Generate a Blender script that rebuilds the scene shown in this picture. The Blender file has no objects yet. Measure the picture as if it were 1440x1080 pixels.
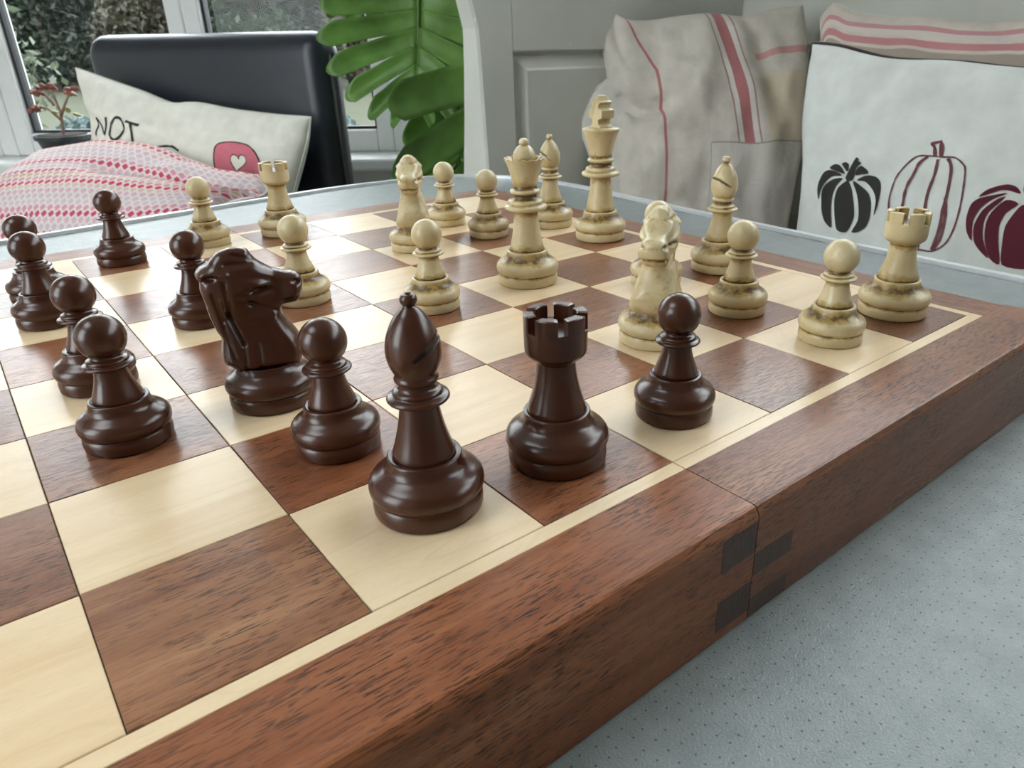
import bpy, bmesh, math, random
from mathutils import Vector, Matrix, noise
from mathutils.geometry import delaunay_2d_cdt

random.seed(7)
scn = bpy.context.scene
col = scn.collection
V = Vector

# ------------------------------------------------------------------ camera
S = 0.055                      # one chess square in metres
TABLE_Z = 0.74
BOARD_H = 0.80 * S
Z0 = TABLE_Z + BOARD_H         # top of the board
CAM = V((0.05724, -0.13923, 0.9114))
right = V((0.76889, -0.63926, -0.01206)); up = V((0.27786, 0.31709, 0.90678)); fwd = V((0.57585, 0.70057, -0.42144))
cd = bpy.data.cameras.new('camera'); cam = bpy.data.objects.new('camera', cd); col.objects.link(cam)
m = Matrix((right, up, -fwd)).transposed().to_4x4(); m.translation = CAM
cam.matrix_world = m
cd.sensor_fit = 'HORIZONTAL'; cd.sensor_width = 36.0; cd.lens = 1025.44 / 1440 * 36.0
cd.shift_x = -68.1 / 1440; cd.clip_start = 0.01; cd.clip_end = 200
cd.dof.use_dof = True; cd.dof.focus_distance = 0.30; cd.dof.aperture_fstop = 34
scn.camera = cam

# ------------------------------------------------------------------ sky, exposure
w = bpy.data.worlds.new('World'); scn.world = w; w.use_nodes = True
bg = w.node_tree.nodes['Background']
bg.inputs[0].default_value = (0.93, 0.955, 1.0, 1); bg.inputs[1].default_value = 6.6
scn.view_settings.view_transform = 'Standard'; scn.view_settings.look = 'None'
scn.view_settings.gamma = 1.0; scn.view_settings.use_curve_mapping = False
scn.view_settings.exposure = 0.32

# ------------------------------------------------------------------ materials
MAT = {}
class N:
    def __init__(s, name):
        s.m = bpy.data.materials.new(name); s.m.use_nodes = True; s.t = s.m.node_tree
        s.b = s.t.nodes['Principled BSDF']; MAT[name] = s.m
    def n(s, typ, **k):
        x = s.t.nodes.new(typ)
        for a, b in k.items():
            if a.startswith('i_'):
                key = a[2:]; key = int(key) if key.isdigit() else key.replace('_', ' ')
                x.inputs[key].default_value = b
            else: setattr(x, a, b)
        return x
    def l(s, a, b): s.t.links.new(a, b)
    def set(s, **k):
        for a, b in k.items():
            s.b.inputs[a.replace('_', ' ')].default_value = b
    def math(s, op, a, b=None, c=None):
        x = s.n('ShaderNodeMath', operation=op)
        for i, v in enumerate((a, b, c)):
            if v is None: continue
            if isinstance(v, (int, float)): x.inputs[i].default_value = v
            else: s.l(v, x.inputs[i])
        return x.outputs[0]
    def mix(s, f, a, b, blend='MIX'):
        x = s.n('ShaderNodeMix', data_type='RGBA', blend_type=blend)
        for i, v in ((0, f), (6, a), (7, b)):
            if isinstance(v, (int, float)): x.inputs[i].default_value = v
            elif isinstance(v, tuple): x.inputs[i].default_value = v + (1,) if len(v) == 3 else v
            else: s.l(v, x.inputs[i])
        return x.outputs[2]
    def ramp(s, f, stops, interp='LINEAR'):
        x = s.n('ShaderNodeValToRGB'); x.color_ramp.interpolation = interp
        e = x.color_ramp.elements
        while len(e) < len(stops): e.new(0.5)
        for el, (p, c) in zip(e, stops):
            el.position = p; el.color = (c, c, c, 1) if isinstance(c, (int, float)) else tuple(c) + (1,)
        s.l(f, x.inputs[0]); return x.outputs[0]
    def coords(s, scale=(1, 1, 1), rnd=True, kind='Object', loc=(0, 0, 0)):
        tc = s.n('ShaderNodeTexCoord'); mp = s.n('ShaderNodeMapping')
        mp.inputs['Scale'].default_value = scale; mp.inputs['Location'].default_value = loc
        src = tc.outputs[kind]
        if rnd:
            oi = s.n('ShaderNodeObjectInfo')
            va = s.n('ShaderNodeVectorMath', operation='MULTIPLY_ADD')
            cx = s.n('ShaderNodeCombineXYZ')
            s.l(oi.outputs['Random'], cx.inputs[0]); s.l(oi.outputs['Random'], cx.inputs[1]); s.l(oi.outputs['Random'], cx.inputs[2])
            s.l(cx.outputs[0], va.inputs[0]); va.inputs[1].default_value = (3.1, 7.7, 5.3); s.l(src, va.inputs[2])
            src = va.outputs[0]
        s.l(src, mp.inputs[0]); return mp.outputs[0]
    def noise(s, vec, scale=1.0, detail=3, rough=0.55, dist=0.0, out=0):
        x = s.n('ShaderNodeTexNoise', i_Scale=scale, i_Detail=detail, i_Roughness=rough, i_Distortion=dist)
        if vec is not None: s.l(vec, x.inputs['Vector'])
        return x.outputs[out]
    def color(s, c):
        if isinstance(c, tuple): s.set(Base_Color=c + (1,))
        else: s.l(c, s.b.inputs['Base Color'])
    def bump(s, h, strength=0.3, dist=0.001):
        x = s.n('ShaderNodeBump', i_Strength=strength, i_Distance=dist); s.l(h, x.inputs['Height'])
        s.l(x.outputs[0], s.b.inputs['Normal'])

def wood(name, axis, c0, c1, c2, pore, rough=0.29, spec=0.32, coat=0.12):
    n = N(name)
    def sc(a, b): return (a, b, b) if axis == 'x' else ((b, a, b) if axis == 'y' else (b, b, a))
    v1 = n.coords(sc(7, 62)); v2 = n.coords(sc(180, 2300)); v3 = n.coords(sc(26, 420)); v4 = n.coords((30, 30, 30))
    big = n.noise(v1, 1, 3, 0.6, 0.6); fine = n.noise(v3, 1, 3, 0.6); po = n.noise(v2, 1, 1, 0.5); msk = n.noise(v4, 1, 2)
    c = n.ramp(big, [(0.28, c0), (0.5, c1), (0.72, c2)])
    c = n.mix(n.ramp(fine, [(0.35, 0.0), (0.7, 0.55)]), c, c0)
    pm = n.math('MULTIPLY', n.ramp(po, [(0.545, 0.0), (0.60, 1.0)]), n.ramp(msk, [(0.35, 0.30), (0.6, 1.0)]))
    c = n.mix(n.math('MULTIPLY', pm, 0.85), c, pore)
    oi = n.n('ShaderNodeObjectInfo')
    hs = n.n('ShaderNodeHueSaturation'); hs.inputs['Hue'].default_value = 0.5
    n.l(n.math('MULTIPLY_ADD', oi.outputs['Random'], 0.30, 0.86), hs.inputs['Value']); n.l(c, hs.inputs['Color'])
    n.color(n.mix(1.0, hs.outputs[0], oi.outputs['Color'], 'MULTIPLY')); n.set(Roughness=rough, Specular_IOR_Level=spec, Coat_Weight=coat, Coat_Roughness=0.14)
    h = n.math('SUBTRACT', n.math('MULTIPLY', fine, 0.3), pm); n.bump(h, 0.35, 0.0004)
    return n

SAP = ((0.17, 0.060, 0.027), (0.27, 0.108, 0.050), (0.36, 0.165, 0.082))
wood('sapele_x', 'x', *SAP, (0.028, 0.010, 0.006))
wood('sapele_y', 'y', *SAP, (0.028, 0.010, 0.006))
wood('sapele_rail', 'x', (0.155, 0.050, 0.021), (0.245, 0.090, 0.038), (0.325, 0.142, 0.064), (0.022, 0.009, 0.006), 0.34, 0.24, 0.05)
wood('sapele_rail_y', 'y', (0.155, 0.050, 0.021), (0.245, 0.090, 0.038), (0.325, 0.142, 0.064), (0.022, 0.009, 0.006), 0.34, 0.24, 0.05)
wood('sapele_end', 'z', (0.045, 0.020, 0.012), (0.06, 0.028, 0.017), (0.085, 0.036, 0.02), (0.022, 0.009, 0.006), 0.42)

def maple(name, axis):
    n = N(name)
    def sc(a, b): return (a, b, b) if axis == 'x' else (b, a, b)
    a = n.noise(n.coords(sc(5, 55)), 1, 3, 0.55, 0.8); f = n.noise(n.coords(sc(300, 2400)), 1, 2)
    wv = n.noise(n.coords(sc(9, 34)), 1, 1, 0.4, 1.2)
    c = n.ramp(a, [(0.3, (0.66, 0.47, 0.28)), (0.5, (0.73, 0.55, 0.345)), (0.75, (0.78, 0.62, 0.41))])
    ln = n.ramp(wv, [(0.485, 0.0), (0.5, 0.55), (0.515, 0.0)])
    c = n.mix(n.math('MULTIPLY', ln, 0.22), c, (0.42, 0.27, 0.14))
    c = n.mix(n.math('MULTIPLY', n.ramp(f, [(0.5, 0.0), (0.8, 1.0)]), 0.25), c, (0.48, 0.33, 0.17))
    n.color(c); n.set(Roughness=0.30, Specular_IOR_Level=0.30, Coat_Weight=0.08, Coat_Roughness=0.13); n.bump(f, 0.12, 0.0002)
maple('maple_x', 'x'); maple('maple_y', 'y')

n = N('joint_dark'); n.color((0.02, 0.012, 0.008)); n.set(Roughness=0.7)

def resin(name, base, hi, mid, stain, rough, smin, smax, coat, bst=0.22):
    n = N(name)
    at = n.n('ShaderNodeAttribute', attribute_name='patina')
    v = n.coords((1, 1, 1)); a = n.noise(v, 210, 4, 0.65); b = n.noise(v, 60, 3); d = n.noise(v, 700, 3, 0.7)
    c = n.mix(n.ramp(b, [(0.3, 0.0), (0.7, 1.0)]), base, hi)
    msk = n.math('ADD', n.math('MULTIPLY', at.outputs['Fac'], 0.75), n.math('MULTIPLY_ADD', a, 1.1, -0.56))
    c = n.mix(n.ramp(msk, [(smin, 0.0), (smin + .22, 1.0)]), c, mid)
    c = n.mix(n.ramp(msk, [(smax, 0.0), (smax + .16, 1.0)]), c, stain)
    n.color(c); n.set(Roughness=rough, Coat_Weight=coat, Coat_Roughness=0.12)
    if bst > .05: n.l(n.ramp(d, [(0.3, rough - 0.08), (0.7, rough + 0.14)]), n.b.inputs['Roughness'])
    n.bump(n.math('ADD', n.math('MULTIPLY', d, 0.5), a), bst, 0.0009)
    return n
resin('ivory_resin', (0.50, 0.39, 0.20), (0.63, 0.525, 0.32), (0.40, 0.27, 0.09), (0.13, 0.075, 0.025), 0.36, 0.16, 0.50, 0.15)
resin('brown_resin', (0.048, 0.0145, 0.0072), (0.068, 0.0215, 0.0110), (0.034, 0.013, 0.009), (0.017, 0.013, 0.013), 0.25, 0.80, 0.99, 0.0, 0.010)
n = N('slit_dark'); n.color((0.05, 0.028, 0.012)); n.set(Roughness=0.8)

n = N('laminate')
v = n.coords((1, 1, 1), rnd=False)
vo = n.n('ShaderNodeTexVoronoi', i_Scale=215.0, i_Randomness=0.35); vo.voronoi_dimensions = '2D'; n.l(v, vo.inputs['Vector'])
dn = n.noise(v, 500, 2)
dots = n.ramp(n.math('ADD', vo.outputs['Distance'], n.math('MULTIPLY', dn, 0.05)), [(0.085, 1.0), (0.12, 0.0)])
cl = n.ramp(n.noise(v, 90, 3), [(0.3, (0.205, 0.235, 0.235)), (0.7, (0.25, 0.28, 0.28))])
n.color(n.mix(n.math('MULTIPLY', dots, 0.8), cl, (0.07, 0.08, 0.085)))
n.set(Roughness=0.25); n.bump(n.noise(v, 1300, 2, 0.6), 0.55, 0.0006)

def plain(name, c, rough=0.5, **k):
    n = N(name); v = n.coords((1, 1, 1)); a = n.noise(v, k.pop('ns', 18), 4)
    amt = k.pop('var', 0.12); bs = k.pop('bs', 0); bd = k.pop('bd', 0.001); bsc = k.pop('bsc', 300)
    n.color(n.mix(n.ramp(a, [(0.3, 0.0), (0.7, 1.0)]), tuple(x * (1 - amt) for x in c), tuple(min(1, x * (1 + amt)) for x in c)))
    n.set(Roughness=rough, **k)
    if bs: n.bump(n.noise(v, bsc, 3), bs, bd)
    return n
plain('trim_metal', (0.80, 0.83, 0.85), 0.28, var=0.03, Metallic=0.35)
plain('trim_groove', (0.06, 0.07, 0.08), 0.5)
plain('table_side', (0.55, 0.56, 0.55), 0.5)
plain('black_leather', (0.010, 0.0135, 0.024), 0.36, var=0.15, bs=0.25, bd=0.0006, bsc=700, Coat_Weight=0.15, Coat_Roughness=0.3)
plain('leather_thread', (0.020, 0.017, 0.016), 0.6)
plain('chair_leg_wood', (0.03, 0.018, 0.012), 0.4)
plain('white_upvc', (0.88, 0.90, 0.90), 0.35, var=0.03)
plain('rubber_seal', (0.02, 0.022, 0.025), 0.6)
plain('wall_paint', (0.72, 0.73, 0.70), 0.8, var=0.04)
plain('house_wall', (0.66, 0.62, 0.56), 0.8, var=0.05)
plain('low_bounce_wall', (0.20, 0.17, 0.14), 0.8, var=0.05)  # unseen front wall, colour darkened to cut bounce onto camera-facing sides
plain('ceiling_paint', (0.80, 0.80, 0.78), 0.85, var=0.03)
plain('floor_tile', (0.20, 0.19, 0.175), 0.45, var=0.15)
plain('plastic_pot', (0.045, 0.05, 0.055), 0.45)
plain('terracotta', (0.35, 0.15, 0.08), 0.75)
plain('soil', (0.03, 0.022, 0.016), 0.9, bs=0.6, bd=0.004, bsc=150)
plain('jade_leaf_red', (0.30, 0.10, 0.07), 0.4)
plain('jade_leaf_green', (0.30, 0.28, 0.05), 0.4)
plain('jade_stem', (0.30, 0.19, 0.13), 0.7)
plain('bark', (0.075, 0.055, 0.04), 0.9, bs=0.5, bd=0.01, bsc=30)
def leafm(name, c, t, var=0.35, ns=2.0):
    n = N(name); a = n.noise(n.coords((1, 1, 1), rnd=True), ns, 3)
    cc = n.mix(n.ramp(a, [(0.3, 0.0), (0.7, 1.0)]), tuple(x * (1 - var) for x in c), tuple(x * (1 + var) for x in c))
    n.color(cc); n.set(Roughness=0.55)
    tr = n.n('ShaderNodeBsdfTranslucent'); n.l(cc, tr.inputs[0])
    mx = n.n('ShaderNodeMixShader', i_0=t); n.l(n.b.outputs[0], mx.inputs[1]); n.l(tr.outputs[0], mx.inputs[2])
    n.l(mx.outputs[0], n.t.nodes['Material Output'].inputs[0]); return n
leafm('leaf_dark', (0.005, 0.013, 0.006), 0.15); leafm('leaf_mid', (0.012, 0.026, 0.009), 0.2)
leafm('leaf_pale', (0.085, 0.11, 0.068), 0.25); leafm('leaf_tan', (0.036, 0.033, 0.018), 0.2); leafm('leaf_blue', (0.070, 0.105, 0.105), 0.15)
mo = leafm('monstera_leaf', (0.15, 0.30, 0.065), 0.35, 0.25, 14); mo.set(Roughness=0.34)
plain('monstera_stem', (0.10, 0.19, 0.045), 0.5)
n = N('lawn'); v = n.coords((1, 1, 1), rnd=False); a = n.noise(v, 0.7, 5); b = n.noise(v, 40, 4)
n.color(n.mix(n.ramp(b, [(0.3, 0.0), (0.7, 0.6)]), n.ramp(a, [(0.35, (0.026, 0.034, 0.013)), (0.65, (0.046, 0.048, 0.022))]), (0.020, 0.022, 0.012)))
n.set(Roughness=0.95); n.bump(b, 0.8, 0.03)

# glass: clear transmission with a fresnel reflection
g = N('window_glass'); tr = g.n('ShaderNodeBsdfTransparent'); tr.inputs[0].default_value = (0.95, 0.975, 0.965, 1)
gl = g.n('ShaderNodeBsdfGlossy', i_Roughness=0.01); fr = g.n('ShaderNodeFresnel', i_IOR=1.22)
mx = g.n('ShaderNodeMixShader'); g.l(fr.outputs[0], mx.inputs[0]); g.l(tr.outputs[0], mx.inputs[1]); g.l(gl.outputs[0], mx.inputs[2])
g.l(mx.outputs[0], g.t.nodes['Material Output'].inputs[0])

# painted settle: cream grey paint with chips
n = N('settle_paint'); v = n.coords((1, 1, 1), rnd=True)
a = n.noise(v, 9, 4); ch = n.noise(n.coords((60, 60, 26)), 1, 3, 0.6)
c = n.ramp(a, [(0.3, (0.58, 0.585, 0.53)), (0.7, (0.64, 0.645, 0.59))])
n.color(n.mix(n.ramp(ch, [(0.72, 0.0), (0.74, 1.0)]), c, (0.84, 0.84, 0.80))); n.set(Roughness=0.5)
n.bump(n.noise(n.coords((40, 40, 220)), 1, 3), 0.08, 0.001)

# cloths
def cloth(name, c, weave=900, var=0.08, bs=0.25, wrk=1.0):
    n = N(name); tc = n.n('ShaderNodeTexCoord'); mp = n.n('ShaderNodeMapping'); n.l(tc.outputs['UV'], mp.inputs[0])
    a = n.noise(n.coords((1, 1, 1), rnd=True), 30, 4)
    col_ = n.mix(n.ramp(a, [(0.3, 0.0), (0.7, 1.0)]), tuple(x * (1 - var) for x in c), tuple(x * (1 + var) for x in c))
    n.set(Roughness=0.9, Sheen_Weight=0.15, Sheen_Roughness=0.5)
    wx = n.noise(mp.outputs[0], weave, 2); wk = n.noise(n.coords((1, 1, 1), rnd=True), 16, 3, 0.5, 0.5)
    n.bump(n.math('ADD', n.math('MULTIPLY', wx, 0.06), n.math('MULTIPLY', wk, wrk)), bs * 3, 0.006)
    sp = n.n('ShaderNodeSeparateXYZ'); n.l(tc.outputs['UV'], sp.inputs[0])
    return n, col_, sp.outputs[0], sp.outputs[1]
def band(n, x, a, b):
    return n.math('MULTIPLY', n.math('GREATER_THAN', x, a), n.math('LESS_THAN', x, b))
n, c, u, v = cloth('white_cotton', (0.80, 0.78, 0.70), wrk=0.7); n.color(c)
n, c, u, v = cloth('offwhite_canvas', (0.73, 0.75, 0.72), wrk=0.45); n.color(c)
n, c, u, v = cloth('plain_linen', (0.62, 0.59, 0.53)); n.color(c)
plain('dark_piping', (0.03, 0.022, 0.02), 0.8)
plain('print_black', (0.028, 0.027, 0.022), 0.85); plain('print_wine', (0.105, 0.010, 0.024), 0.85)
plain('print_mauve', (0.155, 0.052, 0.060), 0.85); plain('print_pink', (0.62, 0.165, 0.215), 0.85)
plain('cloth_hem', (0.66, 0.65, 0.58), 0.9)

# patchwork linen with woven stripes (UV 0..1 across the cushion)
n, c, u, v = cloth('patchwork_linen', (0.60, 0.55, 0.485), var=0.10, wrk=1.3)
RED = (0.42, 0.165, 0.165); CREAM = (0.64, 0.61, 0.56)
ur = n.math('ADD', u, n.math('MULTIPLY', n.math('SUBTRACT', v, 0.52), 0.19))
ul_ = n.math('ADD', u, n.math('MULTIPLY', n.math('MAXIMUM', n.math('SUBTRACT', v, 0.80), 0.0), 0.45))
c = n.mix(n.math('MULTIPLY', n.math('GREATER_THAN', ur, 0.78), band(n, v, 0.52, 0.76)), c, (0.63, 0.535, 0.41))
c = n.mix(n.math('MULTIPLY', band(n, u, 0.50, 1.0), n.math('LESS_THAN', v, 0.52)), c, (0.60, 0.56, 0.51))
hi = n.math('GREATER_THAN', v, 0.52)
c = n.mix(n.math('MULTIPLY', band(n, ur, 0.637, 0.733), hi), c, CREAM)
c = n.mix(n.math('MULTIPLY', band(n, ur, 0.661, 0.709), hi), c, RED)
for a_, b_ in ((0.631, 0.638), (0.733, 0.740)): c = n.mix(n.math('MULTIPLY', band(n, ur, a_, b_), hi), c, (0.36, 0.20, 0.19))
c = n.mix(band(n, ul_, 0.285, 0.298), c, (0.46, 0.17, 0.17))
c = n.mix(n.math('MULTIPLY', band(n, v, 0.825, 0.845), n.math('GREATER_THAN', u, 0.74)), c, (0.54, 0.28, 0.27))
c = n.mix(n.math('MULTIPLY', band(n, v, 0.518, 0.523), n.math('GREATER_THAN', u, 0.50)), c, (0.32, 0.28, 0.25))
c = n.mix(n.math('MULTIPLY', band(n, u, 0.498, 0.502), n.math('LESS_THAN', v, 0.52)), c, (0.36, 0.33, 0.30))
n.color(c)
# pink striped linen
n, c, u, v = cloth('striped_linen', (0.64, 0.56, 0.49), var=0.10)
for a_, b_, cc in ((0.60, 0.862, (0.40, 0.335, 0.285)), (0.872, 0.894, (0.54, 0.24, 0.25)), (0.905, 0.925, (0.66, 0.58, 0.54)), (0.925, 0.943, (0.56, 0.28, 0.29))):
    c = n.mix(band(n, v, a_, b_), c, cc)
c = n.mix(n.math('LESS_THAN', v, 0.60), c, (0.52, 0.40, 0.38))
for a_, b_ in ((0.05, 0.14), (0.30, 0.33), (0.36, 0.46), (0.49, 0.52), (0.8, 0.9)):
    c = n.mix(n.math('MULTIPLY', band(n, u, a_, b_), n.math('LESS_THAN', v, 0.60)), c, (0.50, 0.20, 0.22))
n.color(c)
# knitted diamonds in rows
n, c, u, v = cloth('pink_knit', (0.70, 0.60, 0.56), weave=500, bs=0.4)
ROWS, COLS = 27.0, 38.0
rv = n.math('MULTIPLY', v, ROWS); row = n.math('FLOOR', rv); fv = n.math('SUBTRACT', n.math('FRACT', rv), 0.5)
uu = n.math('ADD', n.math('MULTIPLY', u, COLS), n.math('MULTIPLY', n.math('MODULO', row, 2.0), 0.5))
fu = n.math('SUBTRACT', n.math('FRACT', uu), 0.5)
dm = n.math('ADD', n.math('ABSOLUTE', fu), n.math('MULTIPLY', n.math('ABSOLUTE', fv), 0.62))
dia = n.ramp(dm, [(0.36, 1.0), (0.46, 0.0)])
rid = n.math('FRACT', n.math('DIVIDE', n.math('ADD', row, 0.5), 12.0))
rc = n.ramp(rid, [(0.0, (0.60, 0.045, 0.085)), (0.0833, (0.62, 0.30, 0.36)), (0.1667, (0.62, 0.42, 0.28)), (0.25, (0.58, 0.10, 0.18)), (0.333, (0.60, 0.50, 0.53)),
                  (0.4167, (0.64, 0.45, 0.50)), (0.5, (0.52, 0.06, 0.13)), (0.5833, (0.66, 0.30, 0.38)), (0.6667, (0.62, 0.52, 0.56)), (0.75, (0.60, 0.50, 0.55)), (0.8333, (0.64, 0.42, 0.48)), (0.9167, (0.66, 0.50, 0.44))], 'CONSTANT')
n.color(n.mix(dia, (0.76, 0.66, 0.64), rc)); n.bump(dm, 0.5, 0.004)

# ------------------------------------------------------------------ mesh helpers
def link(name, me, parent=None, mat=None):
    o = bpy.data.objects.new(name, me); col.objects.link(o)
    if mat is not None and me is not None: me.materials.append(MAT[mat])
    if parent is not None: o.parent = parent
    return o
def tag(o, label=None, cat=None, group=None, kind=None):
    if label: o['label'] = label
    if cat: o['category'] = cat
    if group: o['group'] = group
    if kind: o['kind'] = kind
    return o
def empty(name, loc=(0, 0, 0), rz=0.0):
    o = bpy.data.objects.new(name, None); col.objects.link(o); o.location = loc; o.rotation_euler = (0, 0, rz)
    o.empty_display_size = 0.02; return o
def pyd(name, vs, fs, mat, parent=None, smooth=True, uvs=None):
    me = bpy.data.meshes.new(name); me.from_pydata([tuple(v) for v in vs], [], fs)
    bm = bmesh.new(); bm.from_mesh(me); bmesh.ops.recalc_face_normals(bm, faces=bm.faces); bm.to_mesh(me); bm.free()
    if smooth: me.polygons.foreach_set('use_smooth', [True] * len(me.polygons))
    if uvs:
        ul = me.uv_layers.new(name='UVMap')
        for lp in me.loops: ul.data[lp.index].uv = uvs[lp.vertex_index]
    return link(name, me, parent, mat)
def from_bm(name, bm, mat, parent=None, smooth=False):
    bmesh.ops.recalc_face_normals(bm, faces=bm.faces)
    me = bpy.data.meshes.new(name); bm.to_mesh(me); bm.free()
    if smooth: me.polygons.foreach_set('use_smooth', [True] * len(me.polygons))
    return link(name, me, parent, mat)
def bm_box(bm, lo, hi, bev=0.0, seg=2, M=None):
    b2 = bmesh.new()
    bmesh.ops.create_cube(b2, size=1.0)
    c = [(a + b) / 2 for a, b in zip(lo, hi)]; d = [b - a for a, b in zip(lo, hi)]
    for v in b2.verts: v.co = V((c[0] + v.co.x * d[0], c[1] + v.co.y * d[1], c[2] + v.co.z * d[2]))
    if bev: bmesh.ops.bevel(b2, geom=list(b2.edges), offset=bev, segments=seg, profile=0.5, affect='EDGES')
    if M is not None: bmesh.ops.transform(b2, matrix=M, verts=b2.verts)
    me = bpy.data.meshes.new('t'); b2.to_mesh(me); b2.free(); bm.from_mesh(me); bpy.data.meshes.remove(me)
def box(name, lo, hi, mat, parent=None, bev=0.0, seg=2, M=None, smooth=False):
    bm = bmesh.new(); bm_box(bm, lo, hi, bev, seg, M)
    return from_bm(name, bm, mat, parent, smooth)
def tube(bm, pts, rads, seg=8, cap=True):
    pts = [V(p) for p in pts]; rings = []
    for i, p in enumerate(pts):
        d = (pts[min(i + 1, len(pts) - 1)] - pts[max(i - 1, 0)]).normalized()
        a = d.orthogonal().normalized()
        if i and abs(a.dot(pa)) < 0.99: a = (pa - d * pa.dot(d)).normalized()
        pa = a; b = d.cross(a)
        r = rads[i] if isinstance(rads, (list, tuple)) else rads
        rings.append([bm.verts.new(p + (a * math.cos(t) + b * math.sin(t)) * r) for t in [2 * math.pi * k / seg for k in range(seg)]])
    for r0, r1 in zip(rings, rings[1:]):
        for k in range(seg): bm.faces.new((r0[k], r0[(k + 1) % seg], r1[(k + 1) % seg], r1[k]))
    if cap: bm.faces.new(rings[0][::-1]); bm.faces.new(rings[-1])
def crom(P, n):
    """catmull-rom through points, n samples"""
    P = [V(p) for p in P]; L = [0.0]
    for a, b in zip(P, P[1:]): L.append(L[-1] + (b - a).length)
    out = []
    for k in range(n):
        d = L[-1] * k / (n - 1); i = 0
        while i < len(P) - 2 and L[i + 1] < d: i += 1
        t = (d - L[i]) / max(1e-9, L[i + 1] - L[i])
        p0, p1, p2, p3 = P[max(i - 1, 0)], P[i], P[i + 1], P[min(i + 2, len(P) - 1)]
        out.append(0.5 * ((2 * p1) + (p2 - p0) * t + (2 * p0 - 5 * p1 + 4 * p2 - p3) * t * t + (3 * p1 - p0 - 3 * p2 + p3) * t ** 3))
    return out

# ------------------------------------------------------------------ room shell (conservatory)
FW = V((0.63499, 0.77252, 0)); RT = V((0.77252, -0.63499, 0))
def wpt(a, depth, z): p = CAM + RT * a + FW * depth; return V((p.x, p.y, z))
CEIL = 2.5
corner = V((1.5, 1.717, 0))
p_win_left = V((-1.8, 4.43, 0)); p_bl = V((-1.8, -1.8, 0)); p_br = V((1.5, -1.8, 0))
poly = [corner, p_win_left, p_bl, p_br]
fl = pyd('floor', [(p.x, p.y, 0) for p in poly] + [(p.x, p.y, -0.1) for p in poly], [(0, 1, 2, 3), (7, 6, 5, 4)] + [(i, (i + 1) % 4, 4 + (i + 1) % 4, 4 + i) for i in range(4)], 'floor_tile', smooth=False)
tag(fl, kind='structure')
# ceiling with an unseen roof window, added at left to light the cushions
HOLES = [(-1.45, -0.55, 0.10, 1.20)]
cp = [V((p.x, p.y)) for p in poly]; ced = [(k, (k + 1) % 4) for k in range(4)]
for x0, x1, y0, y1 in HOLES:
    k0 = len(cp); cp += [V((x0, y0)), V((x1, y0)), V((x1, y1)), V((x0, y1))]; ced += [(k0 + k, k0 + (k + 1) % 4) for k in range(4)]
cr = delaunay_2d_cdt(cp, ced, [], 1, 1e-6)
def in_hole(f):
    c = sum((cr[0][k] for k in f), V((0, 0))) / len(f); return any(x0 < c.x < x1 and y0 < c.y < y1 for x0, x1, y0, y1 in HOLES)
cf = [tuple(f) for f in cr[2] if not in_hole(f)]; nc = len(cr[0])
vs = [(p.x, p.y, CEIL) for p in cr[0]] + [(p.x, p.y, CEIL + 0.1) for p in cr[0]]; fs = cf + [tuple(nc + k for k in reversed(f)) for f in cf]
cnt = {}
for f in cf:
    for a_, b_ in zip(f, f[1:] + f[:1]): cnt.setdefault((min(a_, b_), max(a_, b_)), []).append((a_, b_))
fs += [(e[0][1], e[0][0], nc + e[0][0], nc + e[0][1]) for e in cnt.values() if len(e) == 1]
ce = pyd('ceiling', vs, fs, 'ceiling_paint', smooth=False); tag(ce, kind='structure')

win_n = [0]
def added_roof_window(x0, x1, y0, y1):  # added opening out of view, lets extra sky light in from above
    win_n[0] += 1
    r = empty('window_%d' % win_n[0], ((x0 + x1) / 2, (y0 + y1) / 2, CEIL)); tag(r, kind='structure'); T = Matrix.Translation(-V(r.location))
    bm = bmesh.new(); f_ = 0.05
    for lo, hi in (((x0, y0, CEIL), (x0 + f_, y1, CEIL + .1)), ((x1 - f_, y0, CEIL), (x1, y1, CEIL + .1)), ((x0 + f_, y0, CEIL), (x1 - f_, y0 + f_, CEIL + .1)), ((x0 + f_, y1 - f_, CEIL), (x1 - f_, y1, CEIL + .1))): bm_box(bm, lo, hi, 0.004, 1, T)
    from_bm('window_frame', bm, 'white_upvc', r)
    box('glass_pane', (x0 + f_, y0 + f_, CEIL + .05), (x1 - f_, y1 - f_, CEIL + .054), 'window_glass', r, M=T)
for h_ in HOLES: added_roof_window(*h_)
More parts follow.
